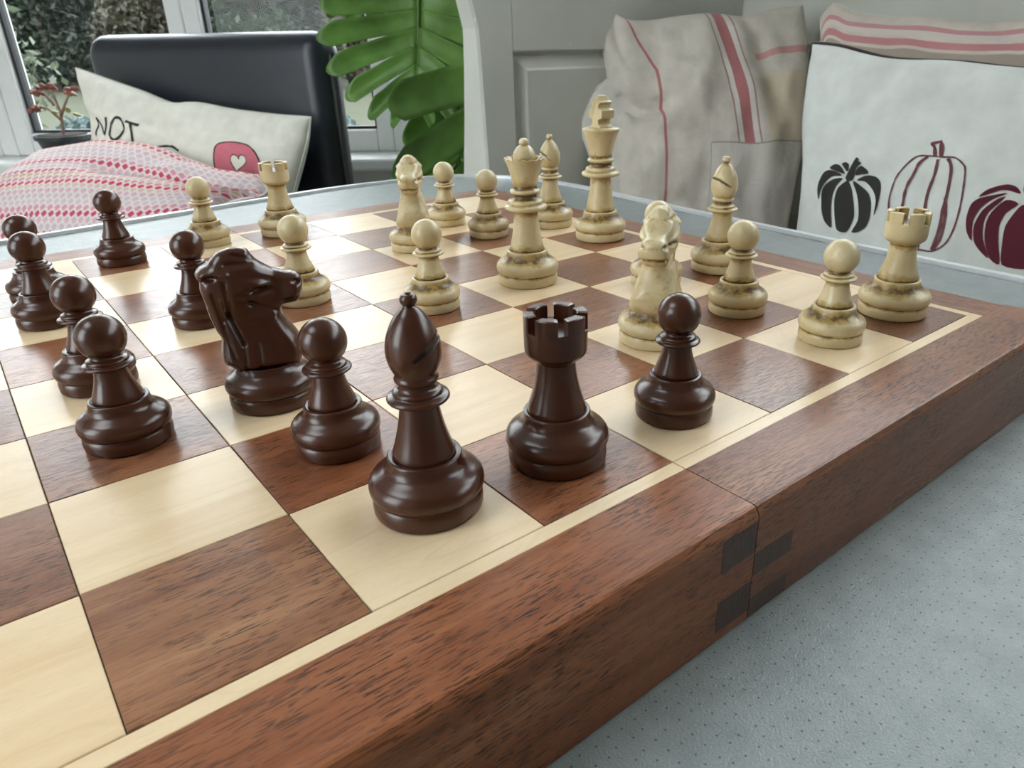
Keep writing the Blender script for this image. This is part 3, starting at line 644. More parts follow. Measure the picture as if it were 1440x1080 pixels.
def knight_mesh(mat):
    if KCACHE:
        me = KCACHE[0].copy(); me.materials.clear(); me.materials.append(MAT[mat]); return me
    loop = []
    nK = len(KN)
    for i in range(nK):
        a, b = V(KN[i]), V(KN[(i + 1) % nK]); k = max(1, int((b - a).length / .014))
        loop += [a.lerp(b, t / k) for t in range(k)]
    for _ in range(1): loop = [(loop[i - 1] + loop[i] * 2 + loop[(i + 1) % len(loop)]) / 4 for i in range(len(loop))]
    nL = len(loop)
    def dist(p):
        d = 9
        for i in range(nL):
            a, b = loop[i], loop[(i + 1) % nL]; ab = b - a
            t = max(0, min(1, (p - a).dot(ab) / max(1e-9, ab.length_squared))); d = min(d, (a + ab * t - p).length)
        return d
    def inside(p):
        c = False
        for i in range(nL):
            a, b = loop[i], loop[(i + 1) % nL]
            if (a.y > p.y) != (b.y > p.y) and p.x < (b.x - a.x) * (p.y - a.y) / (b.y - a.y) + a.x: c = not c
        return c
    pts = list(loop); st = .0115; y = .26
    while y < 1.14:
        x = -.36 + (st / 2 if int(y / st) % 2 else 0)
        while x < .34:
            p = V((x, y))
            if inside(p) and dist(p) > .006: pts.append(p)
            x += st
        y += st * .87
    res = delaunay_2d_cdt(pts, [(i, (i + 1) % nL) for i in range(nL)], [], 1, 1e-6)
    P, F = res[0], res[2]
    def G(p, cx, cz, sx, sz, rot=0.0):
        dx, dz = p.x - cx, p.y - cz; c, s = math.cos(rot), math.sin(rot); a, b = dx * c + dz * s, -dx * s + dz * c
        return math.exp(-(a / sx) ** 2 - (b / sz) ** 2)
    def seg(p, a, b, wd):
        a, b = V(a), V(b); ab = b - a; t = max(0, min(1, (p - a).dot(ab) / ab.length_squared)); d = (a + ab * t - p).length
        return math.exp(-(d / wd) ** 2)
    pat = []
    def half(p):
        d = dist(p); z = p.y
        W = .215 - .10 * min(1, max(0, (z - .30) / .40))          # neck narrows upwards
        if z > .66: W = .112 + .050 * G(p, -.12, .88, .15, .13) + .014 * G(p, .25, .80, .08, .07) - .030 * G(p, .14, .88, .07, .10) - .040 * G(p, -.05, 1.10, .22, .06)
        Dd = .060 if z > .66 else .085
        q = min(1, d / Dd); h = W * math.sqrt(max(0, 1 - (1 - q) ** 2))
        cut = 0
        cut += .060 * G(p, .035, .852, .060, .013, .12)           # eye
        cut -= .026 * G(p, .03, .897, .10, .020, -.25)            # brow
        cut -= .012 * G(p, .03, .812, .07, .018, .1)
        cut += .050 * G(p, .272, .872, .030, .017, -.3)                # nostril
        cut += .045 * seg(p, (.17, .750), (.32, .775), .009)      # mouth
        cut += .022 * seg(p, (-.03, .76), (.12, .69), .016)       # cheek edge
        cut += .016 * seg(p, (-.10, .80), (-.03, .76), .018)
        cut += .050 * G(p, -.262, .962, .05, .020, .3)            # ear hollow
        cut -= .026 * seg(p, (-.32, .985), (-.16, .985), .022)    # ear
        cut += .030 * seg(p, (-.18, .93), (-.19, .70), .011) + .030 * seg(p, (-.19, .70), (-.13, .50), .012) + .016 * seg(p, (-.13, .50), (-.14, .30), .012)
        cut += .022 * seg(p, (-.26, .86), (-.23, .62), .010) + .020 * seg(p, (-.23, .62), (-.20, .42), .010)
        cut += .016 * seg(p, (-.04, .48), (-.05, .30), .014) + .006 * seg(p, (.05, .60), (.10, .34), .03)
        cut += .022 * seg(p, (-.15, 1.035), (.03, 1.035), .013) + .016 * seg(p, (-.10, 1.09), (.0, 1.06), .010)   # forelock
        pat.append(min(1, max(0, .18 + cut * 24)))
        return max(0.002 if d > 1e-4 else 0, h - cut * min(1, d / .03))
    H = [half(p) for p in P]
    bnd = [dist(p) < 1e-5 for p in P]
    vs = []; idA = []; idB = []; pv = []
    for p, h, b, q in zip(P, H, bnd, pat):
        idA.append(len(vs)); vs.append((p.x * S, (-h if not b else 0) * S, p.y * S)); pv.append(q)
        if b: idB.append(idA[-1])
        else: idB.append(len(vs)); vs.append((p.x * S, h * S, p.y * S)); pv.append(q)
    fs = []
    for f in F:
        fs.append(tuple(idA[i] for i in f)); fs.append(tuple(idB[i] for i in reversed(f)))
    me = bpy.data.meshes.new('horse_head'); me.from_pydata(vs, [], fs)
    bm = bmesh.new(); bm.from_mesh(me); bmesh.ops.recalc_face_normals(bm, faces=bm.faces)
    bmesh.ops.smooth_vert(bm, verts=bm.verts, factor=.2, use_axis_x=True, use_axis_y=True, use_axis_z=True)
    bm.to_mesh(me); bm.free()
    at = me.attributes.new('patina', 'FLOAT', 'POINT'); at.data.foreach_set('value', pv)
    me.polygons.foreach_set('use_smooth', [True] * len(me.polygons)); me.materials.append(MAT[mat]); KCACHE.append(me); return me

PIECE = {}
def piece_meshes(kind, mat):
    key = (kind, mat)
    if key in PIECE: return PIECE[key]
    L = []
    if kind == 'knight':
        L = [('base', lathe_mesh('base', base_prof(.303, 1.05, .300) + [(.10, .31, .8)], mat)), ('horse_head', knight_mesh(mat))]
    else:
        for nm, pr, kw in {'pawn': pawn_parts, 'bishop': bishop_parts, 'queen': queen_parts, 'king': king_parts, 'rook': rook_parts}[kind]():
            me = lathe_mesh(nm, pr, mat, 120 if kw.get('scallop') else 44, kw.get('scallop'))
            if kind == 'bishop' and nm == 'head': me = slit_head(me, mat)
            L.append((nm, me))
        if kind == 'rook': L += [('merlon', merlon_mesh(mat, i)) for i in range(6)]
        if kind == 'king': L.append(('cross', cross_mesh(mat)))
    PIECE[key] = L; return L
def piece(kind, side, x, y, rot, label):
    mat = 'ivory_resin' if side == 'l' else 'brown_resin'
    r = empty(('ivory_' if side == 'l' else 'brown_') + kind, (x * S, y * S, Z0 + 0.0001), math.radians(rot))
    tag(r, label, 'chess piece', 'ivory chess pieces' if side == 'l' else 'dark brown chess pieces')
    for nm, me in piece_meshes(kind, mat): link(nm, me, r)
    return r
piece('rook', 'd', 3.51, 0.51, 4, 'dark brown rook on the reddish edge square just left of the board fold')
piece('bishop', 'd', 2.64, 0.58, -32, 'dark brown bishop with slit mitre on a maple edge square beside the dark rook')
piece('knight', 'd', 2.48, 2.50, -16, 'dark brown knight, the only dark horse head on the board')
piece('pawn', 'd', 2.54, 1.54, 10, 'dark brown pawn standing between the dark knight and dark bishop')
piece('pawn', 'd', 1.53, 2.52, 40, 'dark brown pawn on the reddish square adjoining the knight on its tail side')
piece('pawn', 'd', 1.55, 3.64, 70, 'dark brown pawn on a maple square, second in the line of four dark pawns')
piece('pawn', 'd', 1.47, 5.55, 20, 'dark brown pawn on a maple square, third in the line of four dark pawns')
piece('pawn', 'd', 1.51, 6.48, 85, 'dark brown pawn on a reddish square, last in the line of four dark pawns')
piece('pawn', 'd', 2.46, 7.48, 5, 'lone dark brown pawn on the far edge row beside the pink knitted cushion')
piece('pawn', 'd', 2.58, 4.60, 55, 'dark brown pawn standing directly behind the dark knight')
piece('pawn', 'd', 4.49, 0.44, 33, 'dark brown pawn on a maple edge square just right of the board fold')
piece('king', 'l', 7.53, 4.50, -97, 'tall ivory king with a cross on top')
piece('queen', 'l', 5.63, 3.58, 15, 'ivory queen with scalloped crown on a maple square')
piece('bishop', 'l', 7.53, 5.53, 150, 'ivory bishop standing beside the king and behind the queen')
piece('bishop', 'l', 7.53, 2.53, 163, 'ivory bishop near the edge row beside the linen cushion')
piece('knight', 'l', 5.45, 5.69, -122, 'ivory knight facing the board beside two ivory pawns and the monstera')
piece('knight', 'l', 5.40, 1.49, -145, 'ivory knight facing outwards with an ivory pawn hidden right behind it')
piece('pawn', 'l', 6.63, 2.64, 0, 'ivory pawn mostly hidden directly behind the ivory knight')
piece('pawn', 'l', 6.49, 6.62, 30, 'ivory pawn on a maple square next to the monstera, behind the ivory knight')
piece('pawn', 'l', 6.53, 5.62, 60, 'ivory pawn on a reddish square between queen and ivory knight')
piece('pawn', 'l', 4.41, 3.52, 90, 'ivory pawn on a reddish square in the middle of the board')
piece('pawn', 'l', 3.54, 4.58, 120, 'ivory pawn seen behind the muzzle of the dark knight')
piece('pawn', 'l', 3.53, 7.72, 150, 'ivory pawn on the far edge row next to the ivory rook')
piece('pawn', 'l', 6.53, 1.49, 200, 'ivory pawn on a reddish square between ivory bishop and ivory knight')
piece('pawn', 'l', 6.54, 0.51, 240, 'ivory pawn on a maple edge square beside the ivory rook')
piece('rook', 'l', 4.50, 7.65, 12, 'ivory rook on the far edge row before the white cushion')
piece('rook', 'l', 7.57, 0.50, 20, 'ivory rook in the board corner before the pumpkin cushion')

# ------------------------------------------------------------------ leather chair
CF = V((-0.844, -0.536, 0)); CS = V((0.536, -0.844, 0))      # chair facing, chair sideways (towards the monstera)
mid = V((0.558, 1.7145, 0))
chair = empty('leather_chair', mid + CF * 0.25); tag(chair, 'black leather upholstered chair by the window holding two cushions', 'chair')
cb = V(chair.location)
def CM(z=0): return Matrix(((CS.x, CF.x, 0, mid.x - cb.x), (CS.y, CF.y, 0, mid.y - cb.y), (0, 0, 1, 0), (0, 0, 0, 1)))
W2 = 0.322
box('backrest', (-W2, -0.095, 0.30), (W2, 0.0, 0.945), 'black_leather', chair, 0.046, 6, CM(), True)
box('seat', (-W2, 0.004, 0.36), (W2, 0.60, 0.555), 'black_leather', chair, 0.045, 5, CM(), True)
for x in (-W2 + .001, W2 - .001):
    bm = bmesh.new(); tube(bm, [CM() @ V((x, -0.030, z)) for z in (0.34, 0.6, 0.90)], 0.0025, 6); from_bm('seam', bm, 'leather_thread', chair, True)
bm = bmesh.new()
bm_box(bm, (-W2 + .02, -0.08, 0.31), (W2 - .02, 0.58, 0.375), 0.01, 2, CM()); from_bm('seat_frame', bm, 'chair_leg_wood', chair)
for x in (-W2 + .06, W2 - .06):
    for y in (-0.05, 0.54): box('leg', (x - .022, y - .022, 0), (x + .022, y + .022, 0.32), 'chair_leg_wood', chair, 0.004, 1, CM())

# ------------------------------------------------------------------ cushions
class Cushion:
    def __init__(s, name, label, P0, n, edges, T, mat, seed=1, wr=0.006, nu=48, nv=48, base_z=None, creases=(), back=0.9, wsc=7.0, group=None, pw=0.46):
        """edges: bottom, top (left to right), left, right (bottom to top) as 2D control points in the cushion plane"""
        s.n = V(n).normalized(); s.ex = V((0, 0, 1)).cross(s.n).normalized(); s.ey = s.n.cross(s.ex); s.P0 = V(P0)
        K = 65
        s.B, s.Tp, s.L, s.Rr = [crom(e, K) for e in edges]; s.K = K; s.T = T; s.seed = seed; s.wr = wr; s.cr = creases; s.bk = back; s.ws = wsc; s.pw = pw
        base = s.P0 + s.ey * (sum(p.y for p in s.B) / K); s.root = empty(name, base); tag(s.root, label, 'cushion', group); s.base = base
        vs = []; uv = []; fs = []
        for side in (1, -1):
            for j in range(nv + 1):
                for i in range(nu + 1):
                    a = 0.5 - 0.5 * math.cos(math.pi * i / nu); b = 0.5 - 0.5 * math.cos(math.pi * j / nv)
                    a = .5 * a + .5 * i / nu; b = .5 * b + .5 * j / nv
                    vs.append(s.pos(a, b, side) - base); uv.append((a, b))
        n1 = (nu + 1) * (nv + 1)
        for k in range(2):
            for j in range(nv):
                for i in range(nu):
                    a = k * n1 + j * (nu + 1) + i; q = (a, a + 1, a + nu + 2, a + nu + 1); fs.append(q if k == 0 else q[::-1])
        s.cover = pyd('cushion_cover', vs, fs, mat, s.root, True, uv)
        bm = bmesh.new(); bm.from_mesh(s.cover.data); bmesh.ops.remove_doubles(bm, verts=bm.verts, dist=0.0004); bm.to_mesh(s.cover.data); bm.free()
    def e(s, arr, t):
        t = max(0, min(1, t)) * (s.K - 1); i = min(int(t), s.K - 2); f = t - i; return arr[i].lerp(arr[i + 1], f)
    def flat(s, u, v):
        B, T, L, R = s.e(s.B, u), s.e(s.Tp, u), s.e(s.L, v), s.e(s.Rr, v)
        c00, c10, c01, c11 = s.B[0], s.B[-1], s.Tp[0], s.Tp[-1]
        return B * (1 - v) + T * v + L * (1 - u) + R * u - (c00 * (1 - u) * (1 - v) + c10 * u * (1 - v) + c01 * (1 - u) * v + c11 * u * v)
    def h(s, u, v):
        a = max(0, 4 * u * (1 - u)); b = max(0, 4 * v * (1 - v)); q = (a * b) ** s.pw
        ed = min(1, a * 4) * min(1, b * 4)
        w_ = noise.noise(V((u * s.ws, v * s.ws * .8, s.seed * 3.7))) + 0.5 * noise.noise(V((u * s.ws * 2.3 + v * 4, v * s.ws * 2 - u * 3, s.seed * 1.3)))
        # gathers running in from the seams
        gth = math.sin(u * 40 + 3 * noise.noise(V((u * 3, v * 3, s.seed)))) * math.exp(-((1 - v) / .16) ** 2) + math.sin(v * 36 + 3 * noise.noise(V((v * 3, u * 3, s.seed)))) * (math.exp(-(u / .14) ** 2) + math.exp(-((1 - u) / .14) ** 2)) * .7
        r = s.T * q + s.wr * (w_ + .35 * gth) * ed
        for (u0, v0, u1, v1, dep, wd) in s.cr:
            p = V((u, v)); A_ = V((u0, v0)); AB = V((u1 - u0, v1 - v0)); t = max(0, min(1, (p - A_).dot(AB) / AB.length_squared))
            r -= dep * math.exp(-((A_ + AB * t - p).length / wd) ** 2) * ed
        return r
    def pos(s, u, v, side=1, off=0.0):
        p = s.flat(u, v); h = s.h(u, v) if side > 0 else -s.T * s.bk * (max(0, 4 * u * (1 - u)) * max(0, 4 * v * (1 - v))) ** s.pw
        return s.P0 + s.ex * p.x + s.ey * p.y + s.n * (h + off)
    def inv(s, x, y):
        u = v = .5
        for _ in range(30):
            p = s.flat(u, v); e = 1e-3
            du = (s.flat(min(1.0, u + e), v) - s.flat(u - e, v)) / (2 * e); dv = (s.flat(u, min(1.0, v + e)) - s.flat(u, v - e)) / (2 * e)
            d = V((x, y)) - V((p.x, p.y)); det = du.x * dv.y - du.y * dv.x
            if abs(det) < 1e-9: break
            u = min(1, max(0, u + (d.x * dv.y - d.y * dv.x) / det)); v = min(1, max(0, v + (du.x * d.y - du.y * d.x) / det))
        return u, v
    def fill(s, name, polys, mat, sub=0.006, off=0.0012):
        """flat printed shapes (2D polygons in the cushion plane) laid on the cloth"""
        vs = []; fs = []
        for poly in polys:
            P = []
            if len(poly) > 4:
                q_ = [V(p) for p in poly]; poly = []
                for k_ in range(len(q_)):
                    p0, p1, p2, p3 = q_[k_ - 1], q_[k_], q_[(k_ + 1) % len(q_)], q_[(k_ + 2) % len(q_)]
                    for t in (0, .33, .66): poly.append(p1 + .4 * ((p2 - p0) * t + (2 * p0 - 5 * p1 + 4 * p2 - p3) * t * t + (3 * p1 - p0 - 3 * p2 + p3) * t ** 3) + .2 * ((p2 - p1) * t))
            for a, b in zip(poly, poly[1:] + poly[:1]):
                a, b = V(a), V(b); k = max(1, int((b - a).length / sub)); P += [a.lerp(b, t / k) for t in range(k)]
            nn = len(P); pts = list(P)
            x0, x1 = min(p.x for p in P), max(p.x for p in P); y0, y1 = min(p.y for p in P), max(p.y for p in P)
            def ins(q):
                c = False
                for i in range(nn):
                    a, b = P[i], P[(i + 1) % nn]
                    if (a.y > q.y) != (b.y > q.y) and q.x < (b.x - a.x) * (q.y - a.y) / (b.y - a.y) + a.x: c = not c
                return c
            y = y0
            while y < y1:
                x = x0
                while x < x1:
                    if ins(V((x, y))) and min((V((x, y)) - p).length for p in P) > sub * .45: pts.append(V((x, y)))
                    x += sub
                y += sub
            r = delaunay_2d_cdt(pts, [(i, (i + 1) % nn) for i in range(nn)], [], 1, 1e-7)
            o = len(vs)
            for p in r[0]:
                u, v = s.inv(p.x, p.y); vs.append(s.pos(u, v, 1, off) - s.base)
            fs += [tuple(o + i for i in f) for f in r[2]]
        ob = pyd(name, vs, fs, mat, s.root, True); return ob
    def stroke(s, name, lines, wd, mat, off=0.0012):
        polys = []
        for L in lines:
            C = crom(L, max(6, 6 * len(L))); l, r = [], []
            for i, p in enumerate(C):
                t = (C[min(i + 1, len(C) - 1)] - C[max(i - 1, 0)]); t.normalize(); nn = V((-t.y, t.x)); ww = wd * (0.8 + .35 * noise.noise(V((i * .35, len(polys) * 2.1, s.seed))))
                l.append(p + nn * ww / 2); r.append(p - nn * ww / 2)
            polys.append(l + r[::-1])
        vs = []; fs = []
        for poly in polys:
            k = len(poly) // 2; o = len(vs)
            for p in poly:
                u, v = s.inv(p.x, p.y); vs.append(s.pos(u, v, 1, off) - s.base)
            for i in range(k - 1): fs.append((o + i, o + i + 1, o + 2 * k - 2 - i, o + 2 * k - 1 - i))
        return pyd(name, vs, fs, mat, s.root, True)
    def piping(s, name, mat, rad, back=0.0):
        bm = bmesh.new(); K = 40
        loop = []
        loop += [s.pos(i / K, 0) for i in range(K)] + [s.pos(1, i / K) for i in range(K)] + [s.pos(1 - i / K, 1) for i in range(K)] + [s.pos(0, 1 - i / K) for i in range(K + 1)]
        tube(bm, [p - s.base - s.n * back for p in loop], rad, 7, False)
        return from_bm(name, bm, mat, s.root, True)

# white cushion with printed words on the chair
c1 = Cushion('printed_cushion', 'white cushion with the printed word NOT and a pink heart on the leather chair', (0.474, 1.661, 0.70), (-0.805, -0.511, 0.301),
    ([(-0.24, -0.155), (0.0, -0.165), (0.27, -0.15)], [(-0.296, 0.186), (-0.207, 0.163), (-0.106, 0.137), (-0.019, 0.112), (0.045, 0.114), (0.14, 0.101), (0.247, 0.092), (0.328, 0.088)],
     [(-0.24, -0.155), (-0.235, -0.03), (-0.237, 0.060), (-0.265, 0.125), (-0.296, 0.186)], [(0.27, -0.15), (0.295, -0.051), (0.321, 0.039), (0.328, 0.088)]), 0.068, 'white_cotton', 3, 0.010,
    creases=((.36, 1.0, .40, .70, .010, .05), (.50, .98, .47, .55, .008, .05), (.8, .95, .75, .6, .006, .06)))
T_ = 0.0075
LT = [[(-.208, .034), (-.212, .068)], [(-.212, .068), (-.196, .051), (-.178, .034)], [(-.178, .034), (-.181, .067)],
    [(-.168, .052), (-.160, .064), (-.146, .064), (-.137, .050), (-.139, .032), (-.150, .024), (-.163, .032), (-.168, .052)],
    [(-.134, .059), (-.108, .052)], [(-.121, .055), (-.116, .022)], [(-.228, .028), (-.226, .008)]]
c1.stroke('lettering', [[(-.123 + (x + .158) * 1.35, .044 + (y - .044) * 1.15) for x, y in L_] for L_ in LT], 0.0068, 'print_black')['label'] = 'black printed letters NOT'
HP = [(0.092, -0.02), (0.087, 0.012), (0.095, 0.026), (0.115, 0.034), (0.142, 0.033), (0.165, 0.027), (0.184, 0.012), (0.194, -0.010), (0.196, -0.045)]
HP = [(x + .056, y - .008) for x, y in HP]
c1.fill('heart_patch', [HP + [(0.18, -0.062)]], 'print_pink')['label'] = 'pink printed patch with a dark outline'
c1.stroke('patch_outline', [HP], 0.003, 'print_black', 0.0016)
hx, hy = 0.199, -0.014
heart = [(hx + 0.0185 * (math.sin(t) ** 3), hy + 0.0012 * (13 * math.cos(t) - 5 * math.cos(2 * t) - 2 * math.cos(3 * t) - math.cos(4 * t))) for t in [2 * math.pi * k / 28 for k in range(28)]]
c1.fill('heart', [heart], 'white_cotton', off=0.0018)['label'] = 'white printed heart'
c1.stroke('heart_outline', [heart + heart[:1]], 0.0022, 'print_black', 0.0022)
c1.stroke('printed_arc', [[(-.02, .004), (.01, .012), (.04, .011), (.062, .002)]], 0.006, 'print_black')
c1.piping('seam', 'cloth_hem', 0.0022)

# pink knitted cushion lying on the chair seat
c2 = Cushion('knitted_cushion', 'pink and red knitted cushion with rows of diamonds on the leather chair seat', (0.305, 1.554, 0.630), (-0.523, -0.332, 0.785),
    ([(-0.30, -0.14), (-0.10, -0.155), (0.10, -0.125), (0.225, -0.06)], [(-0.292, 0.066), (-0.251, 0.108), (-0.191, 0.137), (-0.085, 0.153), (0.03, 0.150), (0.13, 0.124), (0.227, 0.094), (0.297, 0.098)],
     [(-0.30, -0.14), (-0.345, -0.05), (-0.325, 0.02), (-0.292, 0.066)], [(0.225, -0.06), (0.262, 0.025), (0.335, 0.056), (0.297, 0.098)]), 0.072, 'pink_knit', 5, 0.006,
    creases=((.55, .62, 1.0, .70, .030, .07), (.72, .95, .62, .75, .014, .06)), back=.45, wsc=5)
c2.piping('seam', 'pink_knit', 0.003)

# patchwork linen cushion in the settle corner
c3 = Cushion('patchwork_cushion', 'beige patchwork linen cushion with red woven stripes in the settle corner', (1.16, 0.775, 0.72), (-0.633, -0.726, 0.270),
    ([(-0.165, -0.235), (0.0, -0.245), (0.15, -0.235)], [(-0.205, 0.262), (-0.184, 0.280), (-0.158, 0.244), (-0.114, 0.237), (-0.044, 0.244), (0.008, 0.247), (0.060, 0.242), (0.109, 0.254), (0.141, 0.258), (0.170, 0.260)],
     [(-0.165, -0.235), (-0.160, -0.05), (-0.170, 0.078), (-0.180, 0.14), (-0.191, 0.19), (-0.205, 0.262)], [(0.15, -0.235), (0.160, -0.12), (0.180, 0.024), (0.182, 0.167), (0.170, 0.260)]), 0.078, 'patchwork_linen', 2, 0.014,
    creases=((.0, .615, .30, .66, .050, .026), (.34, .95, .22, .70, .010, .05), (.45, .70, .30, .62, -.012, .06), (.72, .98, .80, .70, .012, .04), (.86, .98, .74, .80, .010, .04), (.2, .30, .45, .34, .010, .03), (.0, .40, .2, .36, .010, .03)))
c3.piping('seam', 'plain_linen', 0.002)
# plain linen cushion behind it
c3b = Cushion('plain_cushion', 'plain pale linen cushion tucked behind the patchwork cushion', (1.16, 0.755, 0.66), (-0.60, -0.76, 0.25),
    ([(-0.20, -0.17), (0.0, -0.18), (0.10, -0.17)], [(-0.175, 0.215), (-0.05, 0.17), (0.10, 0.17)], [(-0.20, -0.17), (-0.218, 0.04), (-0.242, 0.14), (-0.175, 0.215)], [(0.10, -0.17), (0.11, 0.0), (0.10, 0.17)]), 0.022, 'plain_linen', 8, 0.004)
c3b.piping('seam', 'plain_linen', 0.002)

# white pumpkin cushion
c4 = Cushion('pumpkin_cushion', 'off white cushion printed with three pumpkins and edged in dark piping', (0.93, 0.25, 0.70), (-0.933, -0.114, 0.343),
    ([(-0.150, -0.225), (0.0, -0.235), (0.26, -0.225)], [(-0.200, 0.222), (-0.162, 0.218), (-0.094, 0.203), (-0.013, 0.199), (0.055, 0.192), (0.15, 0.192), (0.26, 0.205)],
     [(-0.150, -0.225), (-0.140, -0.10), (-0.145, -0.021), (-0.162, 0.061), (-0.182, 0.125), (-0.200, 0.222)], [(0.26, -0.225), (0.25, 0.0), (0.26, 0.205)]), 0.066, 'offwhite_canvas', 4, 0.0085,
    creases=((.02, .97, .12, .80, .006, .03), (.30, .99, .20, .82, .006, .04), (.42, .95, .34, .80, .005, .03)), wsc=4)
c4.piping('piping', 'dark_piping', 0.0050, 0.005)['label'] = 'dark brown piping'

P1 = [[(-0.111, 0.02), (-0.117, 0.031), (-0.119, 0.041), (-0.117, 0.053), (-0.11, 0.057), (-0.098, 0.055), (-0.09, 0.051), (-0.103, 0.049), (-0.11, 0.04), (-0.112, 0.03)],
 [(-0.106, 0.018), (-0.11, 0.029), (-0.108, 0.039), (-0.1, 0.046), (-0.088, 0.048), (-0.093, 0.039), (-0.094, 0.026), (-0.09, 0.008), (-0.084, -0.011), (-0.095, -0.005), (-0.102, 0.006)],
 [(-0.083, 0.045), (-0.09, 0.036), (-0.09, 0.022), (-0.084, 0.003), (-0.077, -0.012), (-0.068, -0.015), (-0.062, -0.012), (-0.06, 0.004), (-0.065, 0.019), (-0.073, 0.036), (-0.08, 0.045)],
 [(-0.075, 0.046), (-0.063, 0.041), (-0.051, 0.033), (-0.044, 0.02), (-0.041, 0.006), (-0.042, -0.005), (-0.049, -0.012), (-0.057, -0.013), (-0.054, 0.001), (-0.058, 0.016), (-0.065, 0.031)],
 [(-0.07, 0.047), (-0.059, 0.046), (-0.047, 0.037), (-0.04, 0.026), (-0.037, 0.009), (-0.036, 0.021), (-0.038, 0.038), (-0.042, 0.048), (-0.049, 0.053), (-0.059, 0.054), (-0.066, 0.051)],
 [(-0.074, 0.053), (-0.074, 0.06), (-0.07, 0.064), (-0.062, 0.06), (-0.059, 0.056), (-0.067, 0.054)], [(-0.11, 0.059), (-0.105, 0.064), (-0.097, 0.063), (-0.089, 0.056), (-0.087, 0.053), (-0.096, 0.055)],
 [(-0.095, 0.065), (-0.09, 0.067), (-0.085, 0.064), (-0.085, 0.056), (-0.091, 0.061)], [(-0.085, 0.049), (-0.082, 0.064), (-0.079, 0.073), (-0.076, 0.072), (-0.075, 0.069), (-0.071, 0.067), (-0.075, 0.061), (-0.075, 0.048), (-0.08, 0.045)]]
c4.fill('pumpkin_print', P1, 'print_black', 0.004)['label'] = 'black printed pumpkin'
P2 = [[(-0.020, 0.012), (-0.025, 0.028), (-0.026, 0.042), (-0.025, 0.055), (-0.019, 0.068), (-0.01, 0.079), (0.001, 0.081), (0.016, 0.081), (0.029, 0.081), (0.039, 0.075), (0.044, 0.068), (0.05, 0.045), (0.053, 0.024), (0.053, 0.003), (0.049, -0.012), (0.04, -0.021), (0.028, -0.022), (0.012, -0.021), (-0.006, -0.012), (-0.016, 0.0)]]
c4.stroke('pumpkin_print', P2, 0.0022, 'print_mauve')['label'] = 'mauve outlined pumpkin'
c4.stroke('pumpkin_print_rib', [[(0.001, 0.08), (-0.005, 0.072), (-0.007, 0.059), (-0.01, 0.045), (-0.009, 0.03), (-0.004, 0.0), (0.006, -0.018)], [(0.012, 0.078), (0.015, 0.061), (0.015, 0.044), (0.016, 0.03), (0.02, 0.004), (0.023, -0.021)],
    [(0.022, 0.08), (0.029, 0.07), (0.034, 0.05), (0.036, 0.036), (0.037, 0.021), (0.039, 0.003), (0.038, -0.02)], [(0.035, 0.036), (0.041, 0.018), (0.043, -0.006), (0.039, -0.021)], [(0.008, 0.081), (0.004, 0.091), (0.0, 0.095), (0.010, 0.098)]], 0.0040, 'print_mauve', 0.0014)
c4.fill('pumpkin_print_stem', [[(0.008, 0.094), (0.010, 0.098), (0.014, 0.092), (0.016, 0.081), (0.012, 0.082)]], 'print_mauve', 0.004)
P3 = [[(0.073, -0.004), (0.066, 0.004), (0.062, 0.017), (0.062, 0.032), (0.068, 0.04), (0.086, 0.048), (0.09, 0.048), (0.08, 0.041), (0.072, 0.03), (0.069, 0.015)],
 [(0.067, 0.041), (0.071, 0.049), (0.08, 0.055), (0.089, 0.058), (0.097, 0.056), (0.102, 0.050), (0.089, 0.052), (0.082, 0.050)],
 [(0.075, -0.004), (0.071, 0.011), (0.074, 0.028), (0.083, 0.041), (0.09, 0.045), (0.080, 0.027), (0.079, 0.014), (0.083, -0.001), (0.093, -0.019), (0.083, -0.013)],
 [(0.094, -0.019), (0.085, -0.003), (0.081, 0.013), (0.082, 0.027), (0.091, 0.042), (0.103, 0.040), (0.095, 0.029), (0.093, 0.015), (0.097, -0.002), (0.104, -0.023)],
 [(0.106, -0.023), (0.101, -0.005), (0.098, 0.015), (0.101, 0.028), (0.106, 0.039), (0.118, 0.041), (0.130, 0.02), (0.134, -0.003), (0.130, -0.020), (0.123, -0.024)],
 [(0.122, 0.041), (0.132, 0.036), (0.143, 0.022), (0.146, 0.005), (0.138, -0.013), (0.138, 0.013)], [(0.104, 0.052), (0.110, 0.055), (0.112, 0.070), (0.106, 0.072), (0.102, 0.062)]]
c4.fill('pumpkin_print', P3, 'print_wine', 0.004)['label'] = 'wine red printed pumpkin'
c4.stroke('lettering', [[(0.054, -0.034), (0.056, -0.030), (0.060, -0.031), (0.060, -0.040)], [(0.064, -0.031), (0.064, -0.042)], [(0.068, -0.040), (0.068, -0.031), (0.072, -0.033)], [(0.076, -0.032), (0.077, -0.042)]], 0.002, 'print_black')

# striped cushion behind the pumpkin cushion
c5 = Cushion('striped_cushion', 'beige linen cushion with pink stripes leaning behind the pumpkin cushion', (1.13, 0.22, 0.74), (-0.954, -0.049, 0.295),
    ([(-0.310, -0.265), (0.0, -0.275), (0.16, -0.265)], [(-0.350, 0.212), (-0.340, 0.232), (-0.322, 0.230), (-0.299, 0.220), (-0.241, 0.211), (-0.19, 0.209), (-0.112, 0.198), (-0.061, 0.201), (0.05, 0.20), (0.15, 0.225)],
     [(-0.310, -0.265), (-0.290, -0.095), (-0.315, 0.10), (-0.350, 0.212)], [(0.16, -0.265), (0.14, 0.0), (0.15, 0.225)]), 0.055, 'striped_linen', 6, 0.006, creases=((.25, 1.0, .4, .85, .008, .03), (.5, 1., .62, .86, .008, .03)))
c5.piping('seam', 'plain_linen', 0.002)

